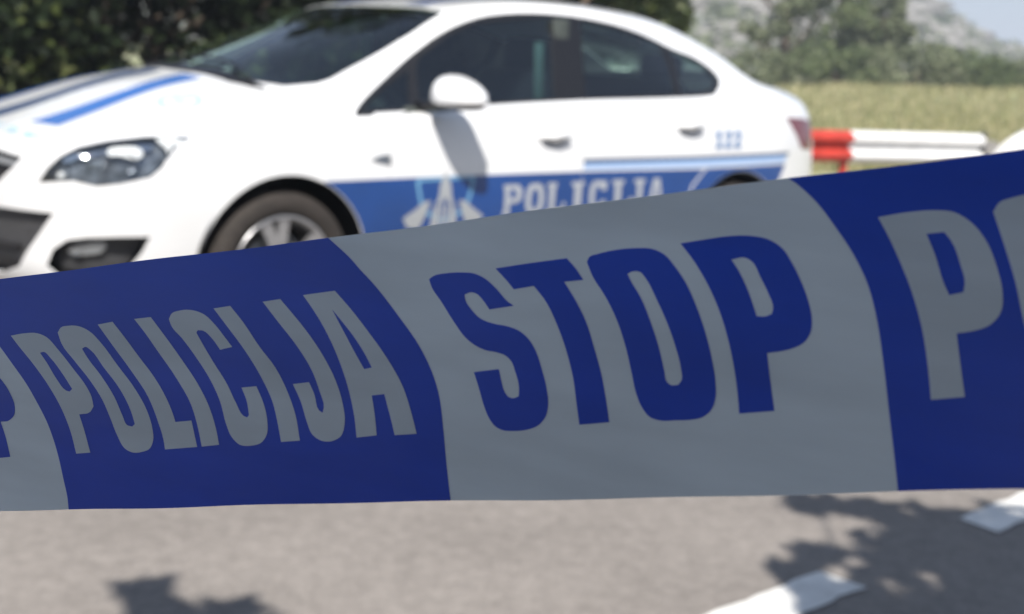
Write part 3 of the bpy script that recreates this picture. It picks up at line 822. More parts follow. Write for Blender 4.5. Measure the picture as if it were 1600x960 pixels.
disc_me = lathe([(.001, .035), (.15, .035), (.15, .015), (.001, .015)], 36, 'y')
for s0, lab in ((0, 'front'), (2.685, 'rear')):
    for sg in (1, -1):
        w = bpy.data.objects.new('wheel', None); COL.objects.link(w); w.parent = car; w.location = (-s0, sg * .775, RT)
        w.rotation_euler = (0, R(11 if s0 == 0 else 40), 0 if sg > 0 else math.pi)
        for nm, me, mm in (('tyre', tyre_me, 'rubber'), ('rim', rim_me, 'alloy'), ('spokes', spoke_me, 'alloy'), ('hub_cap', hub_me, 'alloy'), ('brake_disc', disc_me, 'galvanised')):
            link(nm, me, w, mm)

# ---- door mirrors
def mirror_shell(n=28, m=16):
    vs, fs = [], []
    # superellipsoid: x' lateral 0..1, dome high near the root, flat bottom; local axes: s (depth), y (lateral), z
    for i in range(m + 1):
        ph = -math.pi / 2 + math.pi * i / m
        for j in range(n):
            th = 2 * math.pi * j / n
            cx, cy, cz = math.cos(ph) * math.cos(th), math.cos(ph) * math.sin(th), math.sin(ph)
            e = lambda v, p: math.copysign(abs(v) ** p, v)
            x = e(cx, .8) * .105; y = e(cy, .85) * .14; z = e(cz, .8)
            z = z * (.092 - .034 * (y / .14)) if z > 0 else z * .030
            vs.append((-x * (1.1 if x < 0 else .75), y, z))
    for i in range(m):
        for j in range(n):
            k = (j + 1) % n
            fs.append((i * n + j, i * n + k, (i + 1) * n + k, (i + 1) * n + j))
    return from_data(vs, fs, True)
ms = mirror_shell()
bmn = bmesh.new(); bmn.from_mesh(ms); bmesh.ops.remove_doubles(bmn, verts=bmn.verts, dist=1e-4); bmesh.ops.recalc_face_normals(bmn, faces=bmn.faces); bmn.to_mesh(ms); bmn.free()
ms.polygons.foreach_set('use_smooth', [True] * len(ms.polygons))
ms.transform(Matrix.Translation(Pt(.735, 1.005, 1.000)) @ Matrix.Rotation(R(-8), 4, 'Z'))
mL = link('wing_mirror', ms, car, 'white_paint'); mR = link('wing_mirror', mirror_mesh(ms), car, 'white_paint')
both('mirror_base', uv_sphere(Pt(.73, 1.0, .975), .085, .125, .016), 'black_trim', mL, mR)
V, Fc = tube([Pt(.66, .80, .965), Pt(.70, .86, .972), Pt(.72, .95, .98)], [.022, .018, .016], 10)
both('mirror_arm', from_data(V, Fc, True), 'black_trim', mL, mR)
V = [Pt(.808, .92, .985), Pt(.808, 1.08, .985), Pt(.808, 1.08, 1.035), Pt(.808, .93, 1.055)]
both('mirror_glass', from_data(V + [v + Vector((.01, 0, 0)) for v in V], [(0, 1, 2, 3), (7, 6, 5, 4)]), 'chrome', mL, mR)

# ---- door handles: grip over a crescent painted as its shade
def handle(sc, zc):
    w = .092
    # dark crescent on a thin sheet, the shade under the grip put into colour
    pts = [(sc - w, zc + .012), (sc - w * .6, zc - .022), (sc, zc - .036), (sc + w * .6, zc - .022), (sc + w, zc + .012), (sc + w * .55, zc - .004), (sc, zc - .014), (sc - w * .55, zc - .004)]
    shade_arc = decal(LOWER, [LOWER.proj(pts, 'side')], step=.1)
    P, N, _ = decal(LOWER, [LOWER.proj([(sc - w, zc), (sc + w, zc), (sc + w, zc + .03), (sc - w, zc + .03)], 'side')], step=.1)
    ysurf = float(P[:, 1].mean())
    V, Fc = tube([(-(sc - w), ysurf - .004, zc + .006), (-(sc - w * .8), ysurf + .024, zc + .008), (-sc, ysurf + .034, zc + .012), (-(sc + w * .8), ysurf + .026, zc + .014), (-(sc + w), ysurf - .004, zc + .014)],
                 [.010, .013, .014, .013, .010], 10)
    return shade_arc, from_data(V, Fc, True)
mat('handle_shade', (0.10, 0.10, 0.11), .5)
for idx, (sc, zc) in enumerate(((1.368, .842), (2.275, .900))):
    shade_arc, grip = handle(sc, zc)
    for si, md in enumerate(('left', 'right')):
        d_ = doors[md][idx]
        h_ = link('door_handle', grip if si == 0 else mirror_mesh(grip), d_, 'white_paint')
        link('handle_shade_arc', emit_mesh(*shade_arc, thick=.001, off=.003, mirror=(md == 'right')), d_, 'handle_shade')
rep_ = decal(LOWER, [LOWER.proj([(.375,.752),(.43,.772),(.475,.768),(.455,.752),(.475,.735),(.43,.738)], 'side')], step=.1)
for md in ('left', 'right'): car_part('side_indicator', rep_, 'lamp_housing', .006, .006, md)

# ---- cabin
link('dashboard', box_mesh(-.62, 0, .83, .55, 1.36, .18, .05, 3), car, 'dash_plastic')
link('dash_top', box_mesh(-.36, 0, .90, .42, 1.22, .06, .02, 3), car, 'dash_plastic')
link('cabin_floor', box_mesh(-1.75, 0, .36, 2.6, 1.40, .06, .02), car, 'dash_plastic')
link('parcel_shelf', box_mesh(-2.75, 0, .98, .50, 1.20, .04, .015), car, 'seat_cloth')
for md, sg in (('left', 1), ('right', -1)):
    link('door_card', box_mesh(-1.55, sg * .80, .66, 1.9, .04, .60, .015), car, 'dash_plastic')
def seat(sx, sy, wid):
    st = bpy.data.objects.new('seat', None); COL.objects.link(st); st.parent = car; st.location = (-sx, sy, 0)
    link('seat_cushion', box_mesh(.05, 0, .50, .52, wid, .18, .06, 3), st, 'seat_cloth')
    link('seat_backrest', box_mesh(-.26, 0, .82, .14, wid * .95, .62, .06, 3, Matrix.Rotation(R(-12), 3, 'Y')), st, 'seat_cloth')
    if wid < .8:
        link('headrest', box_mesh(-.36, 0, 1.20, .10, .27, .17, .045, 3), st, 'seat_cloth')
    else:
        for q in (-.42, .42): link('headrest', box_mesh(-.36, q, 1.18, .10, .25, .13, .045, 3), st, 'seat_cloth')
seat(1.30, .37, .52); seat(1.30, -.37, .52); seat(2.20, 0, 1.28)
for sg in (1, -1):
    V, Fc = [], []
    link('seat_belt', box_mesh(-1.47, sg * .665, 1.06, .055, .006, .40, .002, 1, Matrix.Rotation(R(4), 3, 'Y')), car, 'belt_green')
    link('inner_pillar', box_mesh(-1.60, sg * .655, 1.16, .09, .03, .42, .01, 2, Matrix.Rotation(R(3), 3, 'Y')), car, 'dash_plastic')
sw = lathe([(.175 + .014 * math.cos(a), .014 * math.sin(a)) for a in np.linspace(0, 2 * math.pi, 10)[:-1]], 36, 'z', True)
sw.transform(Matrix.Translation((-.80, .37, .93)) @ Matrix.Rotation(R(-62), 4, 'Y'))
swo = link('steering_wheel', sw, car, 'dash_plastic')
hb = uv_sphere((0, 0, 0), .06, .075, .02); hb.transform(Matrix.Translation((-.80, .37, .93)) @ Matrix.Rotation(R(-62), 4, 'Y')); link('steering_hub', hb, swo, 'dash_plastic')
link('interior_mirror', box_mesh(-.86, 0, 1.26, .03, .22, .06, .012, 2), car, 'black_trim')
# wiper arms
for y0, y1 in ((.52, -.05), (-.05, -.55)):
    a = UPPER.proj([(.10, abs(y0))], 'top')[0]; A_ = UPPER.ev(a[0], a[1])[0]
    b_ = UPPER.proj([(.06, abs(y1))], 'top')[0]; B_ = UPPER.ev(b_[0], b_[1])[0]
    pts = []
    for k in range(7):
        t = k / 6; y = y0 + (y1 - y0) * t; q = UPPER.proj([(.06 + .035 * math.sin(math.pi * t), abs(y))], 'top')[0]; p = UPPER.ev(q[0], q[1])[0]
        pts.append((-p[0], y, p[2] + .014))
    V, Fc = tube(pts, [.006] * 7, 6); link('wiper', from_data(V, Fc, True), car, 'black_trim')
# rear plate and bumper trim
link('number_plate', box_mesh(-3.745, 0, .66, .012, .50, .11, .004), car, 'rail_white')

TAPE_LETTERS = {
  'P0': ([(-15.53,51.78),(1.48,49.3),(4.5,46.61),(6.9,44.34),(9.79,40.48),(11.7,35.78),(11.22,33.05),(8.37,31.06),(4.49,30.87),(6.05,26.36),(7.73,18.65),(-8.33,17.96),(-10.38,25.15),(-12.92,34.65)], []),
  'P': ([(11.41,60.03),(17.8,60.39),(24.04,59.93),(28.26,58.26),(32.85,54.13),(40.12,46.46),(45.06,40.81),(47.14,37.13),(47.71,34),(46.14,32.3),(41.07,31.65),(42.69,26.67),(44.67,18.77),(38.3,18.63),(36.62,26.03),(33.57,33.35),(28.13,41.76),(20.75,50.39),(14.92,56.28)], [[(24.74,53.32),(26.62,53.46),(29.53,51.18),(35.14,44.96),(38.64,40.27),(37.36,39.44),(35.71,39.98),(31.99,43.8),(27.57,49.95)]]),
  'O': ([(33.29,59.52),(34.64,61.04),(38.34,61.48),(42.54,61.07),(47.75,58.89),(52.72,54.53),(59.13,47.04),(66.47,38.29),(70.47,31.57),(72.22,25.43),(72.16,21.98),(70.6,19.44),(67.11,18.35),(62.54,18.42),(59.77,19.83),(57.21,23.87),(54.78,29.68),(51.78,36.01),(46.99,42.48),(40.38,49.58),(34.82,55.79)], [[(44.06,53.36),(45.54,53.88),(47.83,52.65),(53.24,46.53),(59.63,39.11),(63.65,31.9),(65.01,27.48),(63.79,26.66),(61.55,27.36),(60.06,30.32),(57.1,36.61),(51.85,43.96),(46.42,50.07)]]),
  'L': ([(51.47,60.83),(57.97,61.22),(62.23,56.49),(68.51,49.06),(74.7,41.73),(78.66,35.47),(81.01,30.2),(81.88,27.34),(88.48,27.47),(89.95,19),(76.72,18.79),(76.42,21.81),(74.68,27.91),(71.39,35.86),(64.73,44.94),(57.35,53.76)], []),
  'I': ([(67.24,61.37),(74.3,61.42),(79.22,55.68),(86.26,47.03),(92.15,39),(95.89,32.03),(98.01,25.19),(98.9,19.27),(91.8,19.02),(90.96,24.64),(88.88,32.38),(83.58,41.21),(76.53,50.26),(71.42,56.69)], []),
  'C': ([(81.82,60.22),(83.07,61.84),(86.45,62.6),(91.91,62.33),(96.64,60.58),(101.14,56.6),(104.53,52.56),(106.93,49.7),(102.12,49.11),(99.22,52.77),(95.69,55.57),(93.55,55.9),(92.94,55.1),(94.85,51.98),(99.14,45.35),(103.88,38.33),(107.04,31.89),(109.33,28.03),(110.84,27.3),(111.63,28.09),(111.23,32.1),(109.53,36.76),(115.26,36.86),(117.41,31.78),(118.47,25.96),(117.92,21.86),(115.88,19.47),(111.66,18.47),(107.02,18.97),(104.08,21.59),(102.32,25.84),(100.76,32.63),(97.59,39.54),(92.78,46.61),(86.82,53.84),(82.75,58)], []),
  'I2': ([(100.33,62.32),(106.95,62.61),(111.73,57.04),(117.3,49.15),(122.87,42.18),(126.79,34.57),(129.18,27.11),(130.04,19.35),(123,19.2),(122.39,24.14),(120.97,31.6),(117.51,39.21),(112.02,47.85),(105.36,56.27)], []),
  'J': ([(119.47,62.89),(126.12,63.15),(130.27,58.46),(135.72,51.92),(140.99,44.27),(144.75,36.8),(146.62,30.29),(146.86,23.89),(145.32,20.36),(141.8,18.82),(137.92,19.05),(134.66,21.19),(133.02,25.31),(131.51,31.06),(128.98,36.74),(134.97,36.96),(136.64,33.23),(137.9,28.32),(139.11,27.45),(139.73,29.03),(138.66,33.93),(136.26,40.53),(131.43,48.16),(125.03,56)], []),
  'A': ([(134.69,63.56),(146.5,63.82),(151.79,57.92),(157.8,50.29),(163.67,41.99),(168.08,33.88),(170.56,25.19),(171.65,19.7),(164.13,19.62),(163.5,23.16),(161.62,31.89),(157.21,31.73),(157.72,26.57),(157.92,19.86),(150.71,19.51),(150.52,25.32),(149.28,33.35),(146.65,42.29),(141.72,53.09),(137.37,59.91)], [[(145.07,58.31),(148.6,54.17),(152.93,48.66),(156.28,43.26),(157.89,39.99),(155.23,39.68),(152.57,44.3),(149.26,50.52),(146.33,55.96)]]),
  'S': ([(179.3,64.37),(180.7,65.12),(185.03,65.53),(190.41,65.22),(194.55,64.43),(197.81,62.66),(201.29,59.37),(204.69,55.45),(206.43,54.19),(198.58,53.84),(196.57,56.8),(194.83,58.61),(192.6,59.27),(190.8,58.83),(190.91,57.28),(192.58,54.47),(195.38,51.58),(199.74,49.72),(204.12,48.59),(207.68,47.01),(210.4,44.53),(212.3,41.14),(213.7,36.19),(214.71,30.95),(214.84,26.42),(213.85,23.23),(211.34,20.76),(207.61,19.62),(203.18,19.41),(199.51,19.83),(197.37,21.04),(195.69,23.42),(194.46,26.78),(193.34,31.48),(192.01,36.54),(200.18,36.89),(200.66,33.71),(201.5,30.37),(202.5,29.01),(203.94,28.54),(205.81,28.96),(206.17,31.42),(205.3,36.05),(204.41,38.73),(202.71,40.48),(199.82,41.66),(196.15,42.57),(192.52,44.48),(189.67,47.02),(186.92,50.91),(182.82,57.63),(180.05,61.93)], []),
  'T': ([(201.4,65.17),(212.86,65.51),(223.66,65.75),(226.23,62.61),(228.21,59.41),(222.43,59.42),(225.52,54.01),(228.18,48.04),(230.03,40.89),(231.52,33.81),(232.32,26.8),(232.7,20.59),(223.79,20.35),(223.5,25.34),(223.08,33.04),(221.6,40.83),(219.35,48.08),(216.32,54.79),(213.06,59.1),(206.81,58.75),(204.46,61.72)], []),
  'O2': ([(229.59,64.2),(230.39,65.4),(233.23,66.07),(238.78,66.65),(244.21,66.54),(248.85,65.87),(252.04,64.18),(255.02,60.47),(257.89,55.57),(260.28,49.21),(262.01,42.94),(263.32,35.52),(263.77,29.4),(263.29,25.17),(261.92,22.49),(259.54,20.78),(256.26,20.19),(251.69,20.21),(247.09,20.42),(244.51,21.47),(242.41,24.38),(241.17,28.19),(240.44,33.25),(239.33,40.23),(237.24,47.95),(234.35,54.52),(231.01,60.23)], [[(241.29,59.9),(242.69,60.4),(245.02,60.05),(246.54,58.16),(249.09,52.62),(251.82,45.56),(253.6,39.24),(254.57,33.63),(254.54,30.85),(253.44,29.5),(251.48,29.49),(250.24,30.49),(249.81,33.3),(248.95,38.94),(247.2,45.92),(244.49,53.64),(242.15,57.93)]]),
  'P2': ([(256.96,66.47),(263.99,66.78),(270.37,66.9),(276.58,66.24),(280.8,64.89),(284.24,62.14),(286.36,58.35),(288.36,53.41),(289.76,48.55),(290.31,44.37),(289.84,40.87),(288.01,38.34),(285.2,37.06),(281.5,36.42),(278.12,36.23),(278.3,30.96),(278.51,26.17),(278.74,21.5),(269.42,21.23),(269.46,25.45),(269.12,32.72),(267.93,41.29),(266.28,48.1),(263.66,55.05),(260.32,61.5)], [[(270.49,60.81),(274.27,60.92),(276.04,59.66),(277.87,55.57),(279.66,51.2),(280.59,47.53),(280.16,46.07),(278.58,45.54),(276.13,45.74),(275.43,48.56),(273.97,53.51),(272.14,57.92)]]),
  'P3': ([(308.75,67.77),(316.34,68.26),(322.43,68),(326.65,67.07),(330.64,63.97),(333.61,59.25),(335.56,52.48),(336.29,46.31),(335.52,42.01),(332.79,39.17),(329.35,38.12),(325.08,37.73),(325.33,30.48),(325.68,22.36),(317.76,22.06),(317.73,30.07),(317.07,39.93),(315.56,48.12),(313.16,56.43),(310.63,63.47)], [[(319.98,62.47),(324.13,62.47),(325.64,60.08),(327.29,54.16),(327.94,49.68),(327.42,47.52),(324.14,47.1),(323.1,50.12),(321.55,57.39)]]),
  'O3': ([(335.68,66.03),(337.26,68.04),(340.22,68.82),(345.14,69.01),(349.77,66.56),(352.37,59.41),(353.88,49.02),(354.54,37.93),(354.55,28.61),(352.5,22.81),(348.42,21.33),(344.51,22.39),(342.46,26.8),(341.41,33.76),(340.36,39.89),(339.37,48.64),(337.63,57.52)], [[(344.38,59.84),(346.85,60.44),(348.72,53.8),(349.6,45.15),(350.34,34.84),(349.38,28.09),(347.8,28.19),(346.51,36.83),(345.36,47.24)]]),
}
TAPE_EDGES = {
  'b1': [(-13.66,74.36),(-3.69,66.01),(4.79,57.91),(11.86,50.04),(17.64,43.26),(22.12,36.63),(25.93,30.09),(28.48,23.66),(30.17,17.29),(31.4,10.06),(32.3,4.65),(32.36,-0.46)],
  'b2': [(145.07,80.44),(151.95,73.74),(155.72,69.54),(161.68,63.03),(168.38,54.2),(174.1,45.97),(177.95,37.96),(179.99,30.13),(180.56,20.88),(180.69,11.67),(180.94,4.01),(181.14,-1.12)],
  'b3': [(286.84,80.53),(289.75,77.57),(294.05,72.68),(298.15,66.2),(302.14,58.89),(305.1,50.85),(306.59,41.64),(307.21,30.73),(307.47,19.89),(307.74,9.07),(307.87,-0.09)],
}

# ================================================================== BARRIER TAPE
T_O = Vector((-0.17335, 0.45653, 1.00334)); T_L = Vector((0.87872, -0.42701, 0.21335)); T_W = Vector((-0.13259, 0.21101, 0.96845))
T_L.normalize(); T_W = (T_W - T_L * T_W.dot(T_L)).normalized(); T_N = T_L.cross(T_W)   # towards the camera
def tape_d(a, b):
    """out-of-plane bow of the stretched film, millimetres"""
    q = b / 80.0
    return (0.9 * math.sin(math.pi * q) + 0.35 * math.sin(a / 46.0 + 1.1) * math.sin(math.pi * q) + 0.25 * math.sin(a / 19.0 + q * 3.0) * q * (1 - q) * 2
            + 0.10 * math.sin(a / 8.3 + 2.5 * q))
def tp(a, b, off=0.0):
    b = b + (b / 80 - .5) * (.45 * math.sin(a / 31.0) + .3 * math.sin(a / 11.0 + 1))     # faintly uneven, stretched edges
    return T_O + T_L * (a / 1000) + T_W * (b / 1000) + T_N * ((tape_d(a, b) + off) / 1000)
def round_off(pts, corner=48.0, n=4):
    """Catmull-Rom through soft vertices, sharp ones kept"""
    P = [np.array(p, float) for p in pts]; m = len(P)
    def sharp(i):
        a = P[i] - P[i - 1]; b = P[(i + 1) % m] - P[i]
        c = float(a @ b) / (np.linalg.norm(a) * np.linalg.norm(b) + 1e-9)
        return math.degrees(math.acos(max(-1, min(1, c)))) > corner
    S = [sharp(i) for i in range(m)]; out = []
    for i in range(m):
        j = (i + 1) % m; p1, p2 = P[i], P[j]
        p0 = 2 * p1 - p2 if S[i] else P[i - 1]; p3 = 2 * p2 - p1 if S[j] else P[(j + 1) % m]
        d0 = max(np.linalg.norm(p1 - p0), 1e-6); d1 = max(np.linalg.norm(p2 - p1), 1e-6); d2 = max(np.linalg.norm(p3 - p2), 1e-6)
        m1 = (p2 - p1) if S[i] else d1 * ((p1 - p0) / d0 * d1 + (p2 - p1) / d1 * d0) / (d0 + d1)
        m2 = (p2 - p1) if S[j] else d1 * ((p2 - p1) / d1 * d2 + (p3 - p2) / d2 * d1) / (d1 + d2)
        for k in range(n):
            t = k / n
            out.append(tuple((2*t**3-3*t*t+1)*p1 + (t**3-2*t*t+t)*m1 + (-2*t**3+3*t*t)*p2 + (t**3-t*t)*m2))
    return out
def film(polys, holes, off, step=2.5, raw=False):
    """thin film piece following the tape surface; outlines in mm (along, across)"""
    polys = [densify(p if raw else round_off(p), 3.0) for p in polys]; holes = [densify(round_off(h), 3.0) for h in holes]
    a0 = min(q[0] for p in polys for q in p); a1 = max(q[0] for p in polys for q in p)
    b0 = min(q[1] for p in polys for q in p); b1 = max(q[1] for p in polys for q in p)
    g = [(float(a), float(b)) for a in np.arange(math.floor(a0 / step) * step, a1 + step, step) for b in np.arange(math.floor(b0 / step) * step, b1 + step, step)]
    P2, Tr = cdt_fill(polys + holes, g)
    cen = P2[Tr].mean(1); ins = np.zeros(len(Tr), bool)
    for p in polys: ins |= pip(cen[:, 0], cen[:, 1], p)
    for h in holes: ins &= ~pip(cen[:, 0], cen[:, 1], h)
    Tr = Tr[ins]; used = np.unique(Tr); rm = -np.ones(len(P2), int); rm[used] = np.arange(len(used)); Tr = rm[Tr]; P2 = P2[used]
    vs = [tp(a, b, off) for a, b in P2]; fs = []
    for t in Tr:
        A, B, C = [Vector(P2[i]) for i in t]
        fs.append(tuple(int(i) for i in (t if (B - A).cross(C - A) > 0 else t[::-1])))
    me = from_data(vs, fs, True)
    return me
def tape_mat(name, c, rough, tr=0.18):
    m = bpy.data.materials.new(name); m.use_nodes = True; nt = m.node_tree; b = nt.nodes['Principled BSDF']; out = nt.nodes['Material Output']
    tc = nt.nodes.new('ShaderNodeTexCoord'); mp = nt.nodes.new('ShaderNodeMapping'); mp.inputs['Scale'].default_value = (12, 12, 60)
    n = nt.nodes.new('ShaderNodeTexNoise'); n.inputs['Scale'].default_value = 1.0; n.inputs['Detail'].default_value = 4
    r = nt.nodes.new('ShaderNodeValToRGB'); r.color_ramp.elements[0].position = .3; r.color_ramp.elements[1].position = .7
    r.color_ramp.elements[0].color = (*[k * .88 for k in c], 1); r.color_ramp.elements[1].color = (*[min(1, k * 1.08) for k in c], 1)
    nt.links.new(tc.outputs['Object'], mp.inputs[0]); nt.links.new(mp.outputs[0], n.inputs['Vector']); nt.links.new(n.outputs['Fac'], r.inputs[0]); nt.links.new(r.outputs[0], b.inputs['Base Color'])
    b.inputs['Roughness'].default_value = rough
    bp = nt.nodes.new('ShaderNodeBump'); bp.inputs['Strength'].default_value = .22; bp.inputs['Distance'].default_value = .001
    n2 = nt.nodes.new('ShaderNodeTexNoise'); n2.inputs['Scale'].default_value = 1.0
    mp2 = nt.nodes.new('ShaderNodeMapping'); mp2.inputs['Scale'].default_value = (45, 45, 130)
    nt.links.new(tc.outputs['Object'], mp2.inputs[0]); nt.links.new(mp2.outputs[0], n2.inputs['Vector'])
    nt.links.new(n2.outputs['Fac'], bp.inputs['Height']); nt.links.new(bp.outputs[0], b.inputs['Normal'])
    t = nt.nodes.new('ShaderNodeBsdfTranslucent'); mx = nt.nodes.new('ShaderNodeMixShader'); mx.inputs[0].default_value = tr
    nt.links.new(r.outputs[0], t.inputs[0]); nt.links.new(b.outputs[0], mx.inputs[1]); nt.links.new(t.outputs[0], mx.inputs[2]); nt.links.new(mx.outputs[0], out.inputs[0])
    MATS[name] = m
tape_mat('tape_white', (.62, .69, .74), .30, .15); tape_mat('tape_blue', (.010, .064, .54), .30, .10)
tape = root('barrier_tape', 'blue and white police barrier tape printed POLICIJA STOP stretched across the foreground', 'barrier tape', tuple(T_O), 0)
def tlink(name, me, m):
    o = link(name, me, tape, m); o.matrix_parent_inverse = Matrix.Translation(T_O).inverted(); return o
A0, A1 = -1500, 1560
# film: dense where near the lens, coarse beyond
def strip(a0, a1, off, step, m, name):
    n = int((a1 - a0) / step); vs = []; fs = []
    for i in range(n + 1):
        a = a0 + (a1 - a0) * i / n
        for j in range(17): vs.append(tp(a, 80 * j / 16, off))
    for i in range(n):
        for j in range(16):
            q = i * 17 + j; fs.append((q, q + 17, q + 18, q + 1))
    return tlink(name, from_data(vs, fs, True), m)
strip(A0, A1, 0, 4, 'tape_white', 'film')
PER = 276.0
def smooth_open(e, n=5):
    P = [np.array(p, float) for p in e]; P = [2 * P[0] - P[1]] + P + [2 * P[-1] - P[-2]]; out = []
    for i in range(1, len(P) - 2):
        p0, p1, p2, p3 = P[i - 1:i + 3]
        for k in range(n):
            t = k / n; out.append(tuple(.5 * (2 * p1 + (p2 - p0) * t + (2 * p0 - 5 * p1 + 4 * p2 - p3) * t * t + (3 * p1 - p0 - 3 * p2 + p3) * t ** 3)))
    return out + [tuple(P[-2])]
def band(e0, e1, s0=0, s1=0):
    e0 = [(a + s0, min(80.0, max(0.0, b))) for a, b in e0]; e1 = [(a + s1, min(80.0, max(0.0, b))) for a, b in e1]
    e0[0] = (e0[0][0], 80.0); e0[-1] = (e0[-1][0], 0.0); e1[0] = (e1[0][0], 80.0); e1[-1] = (e1[-1][0], 0.0)
    return smooth_open(e0)[::-1] + smooth_open(e1)
def ext_top(e):   # continue the first edge up to the tape's rim
    (a, b), (a2, b2) = e[0], e[1]
    k = (80 - b) / (b - b2); return [(a + (a - a2) * k, 80.0)] + e if b < 79 else e
E1, E2, E3 = ext_top(TAPE_EDGES['b1']), TAPE_EDGES['b2'], TAPE_EDGES['b3']
for k in (0, 1, -1, -2, -3, -4, -5, 2, 3, 4):
    if k == 0: bnd = band(E1, E2)
    elif k == 1: bnd = band(E3, E2, 0, PER)
    else: bnd = band(E1, E2, PER * k, PER * k)
    if min(q[0] for q in bnd) < A0 or max(q[0] for q in bnd) > A1: continue
    tlink('blue_band', film([bnd], [], .12, 2.5 if k in (0, 1) else 8, True), 'tape_blue')
def let(k, sh=0.0, white=True, step=2.5):
    o, hs = TAPE_LETTERS[k]
    f = lambda L: [(a + sh, b) for a, b in L]
    sm = lambda L: f(L)
    tlink('printed_letter', film([sm(o)], [sm(h) for h in hs], .24 if white else .12, step), 'tape_white' if white else 'tape_blue')
for k in ('P', 'O', 'L', 'I', 'C', 'I2', 'J', 'A', 'P3', 'O3'): let(k)
for k in ('P0', 'S', 'T', 'O2', 'P2'): let(k, 0, False)
for n in (-5, -4, -3, -2, -1, 1, 2, 3, 4):
    if n != 1:
        for k in ('P', 'O', 'L', 'I', 'C', 'I2', 'J', 'A'): let(k, PER * n, True, 8)
    else:
        for k in ('I', 'C', 'I2', 'J', 'A'): let(k, PER * n + 9, True, 8)
    for k in (('S', 'T', 'O2', 'P2') if n != -1 else ('S', 'T', 'O2')): let(k, PER * n, False, 8)
# the two supports it is tied to, both outside the frame: a steel post and the tree trunk
pend = tp(A0, 40); pr_ = tp(A1, 40)
post = root('barrier_post', 'grey steel post holding the left end of the barrier tape', 'post', (pend.x - .03, pend.y, 0))
V, Fc = tube([(0, 0, 0), (0, 0, 1.05)], [.025, .025], 16); link('pole', from_data(V, Fc, True), post, 'galvanised')
link('foot', lathe([(.001, .03), (.14, .03), (.15, .02), (.15, 0)], 28, 'z'), post, 'rubber')

# ================================================================== GUARD RAIL
def wbeam_profile():
    # (out, z) W section, 0.31 m deep
    return [(0, .155), (.008, .15), (.05, .128), (.083, .11), (.083, .062), (.05, .040), (.008, .018), (0, 0), (.008, -.018), (.05, -.040), (.083, -.062), (.083, -.11), (.05, -.128), (.008, -.15), (0, -.155)]
ra = Vector((3.2, 13.6, .54)); rb = Vector((4.72, 14.35, .555))
rd = (rb - ra); seg_len = rd.length; rd.normalize(); rn = Vector((rd.y, -rd.x, 0)).normalized()   # towards the camera
rail = root('guard_rail', 'red and white painted steel guard rail beside the field behind the police car', 'guard rail', (ra.x, ra.y, 0))
def rail_seg(t0, t1, m, name):
    pr = wbeam_profile(); vs, fs = [], []
    n = 8
    for layer in (0, .004):
        for i in range(n + 1):
            p = ra + rd * (t0 + (t1 - t0) * i / n)
            for o_, z in pr: vs.append(p + rn * (o_ - layer) + Vector((0, 0, z)) - Vector((ra.x, ra.y, 0)))
    m_ = len(pr); L2 = (n + 1) * m_
    for i in range(n):
        for j in range(m_ - 1):
            a = i * m_ + j; fs.append((a, a + 1, a + m_ + 1, a + m_)); fs.append(tuple(x + L2 for x in (a + m_, a + m_ + 1, a + 1, a)))
        for j in (0, m_ - 1):
            a = i * m_ + j; fs.append((a, a + m_, a + m_ + L2, a + L2))
    return link(name, from_data(vs, fs, True), rail, m)
seg = seg_len
rail_seg(0.0, seg, 'rail_white', 'rail_beam')
t = 0.0; k = 0
while t > -14:
    rail_seg(t - 1.55, t, 'rail_red' if k % 2 == 0 else 'rail_white', 'rail_beam'); t -= 1.55; k += 1
for tt in [-.02] + [-.02 - 2.4 * i for i in range(1, 6)] + [seg + .06]:
    p = ra + rd * tt - rn * .03 - Vector((ra.x, ra.y, 0)); p.z = 0
    post_me = box_mesh(p.x, p.y, .33, .07, .10, .72 if tt < seg else .80, .01, 1, None)
    link('rail_post', post_me, rail, ('rail_red' if tt == -.02 else ('dark_plastic' if tt > seg else 'galvanised')))
# ================================================================== VEGETATION
def leaf_cloud(clumps, n_per, size, rnd, flat=0.35, aspect=.55):
    """many small folded leaves spread through clumps; returns verts, faces"""
    V, Fc = [], []
    for (c, r) in clumps:
        for _ in range(n_per):
            while True:
                d = np.array([rnd.uniform(-1, 1), rnd.uniform(-1, 1), rnd.uniform(-1, 1)]); l = np.linalg.norm(d)
                if .05 < l < 1: break
            rr = (l ** .5) * r
            p = np.array(c) + d / l * rr * np.array([1, 1, .8])
            a = np.array([rnd.gauss(0, 1), rnd.gauss(0, 1), rnd.gauss(0, .6)]); a /= np.linalg.norm(a)
            nrm = d / l + np.array([rnd.gauss(0, .5), rnd.gauss(0, .5), .6 + rnd.gauss(0, .5)]); b = np.cross(nrm, a); b /= (np.linalg.norm(b) + 1e-9)
            s = size * rnd.uniform(.6, 1.35); w = s * aspect
            o = len(V)
            V += [p - a * s * .5, p + b * w * .5, p + a * s * .5, p - b * w * .5]
            Fc += [(o, o + 1, o + 2), (o, o + 2, o + 3)]
    return V, Fc
def np_mesh(V, Fc):
    me = bpy.data.meshes.new('m'); me.from_pydata([tuple(map(float, v)) for v in V], [], Fc); me.update(); return me
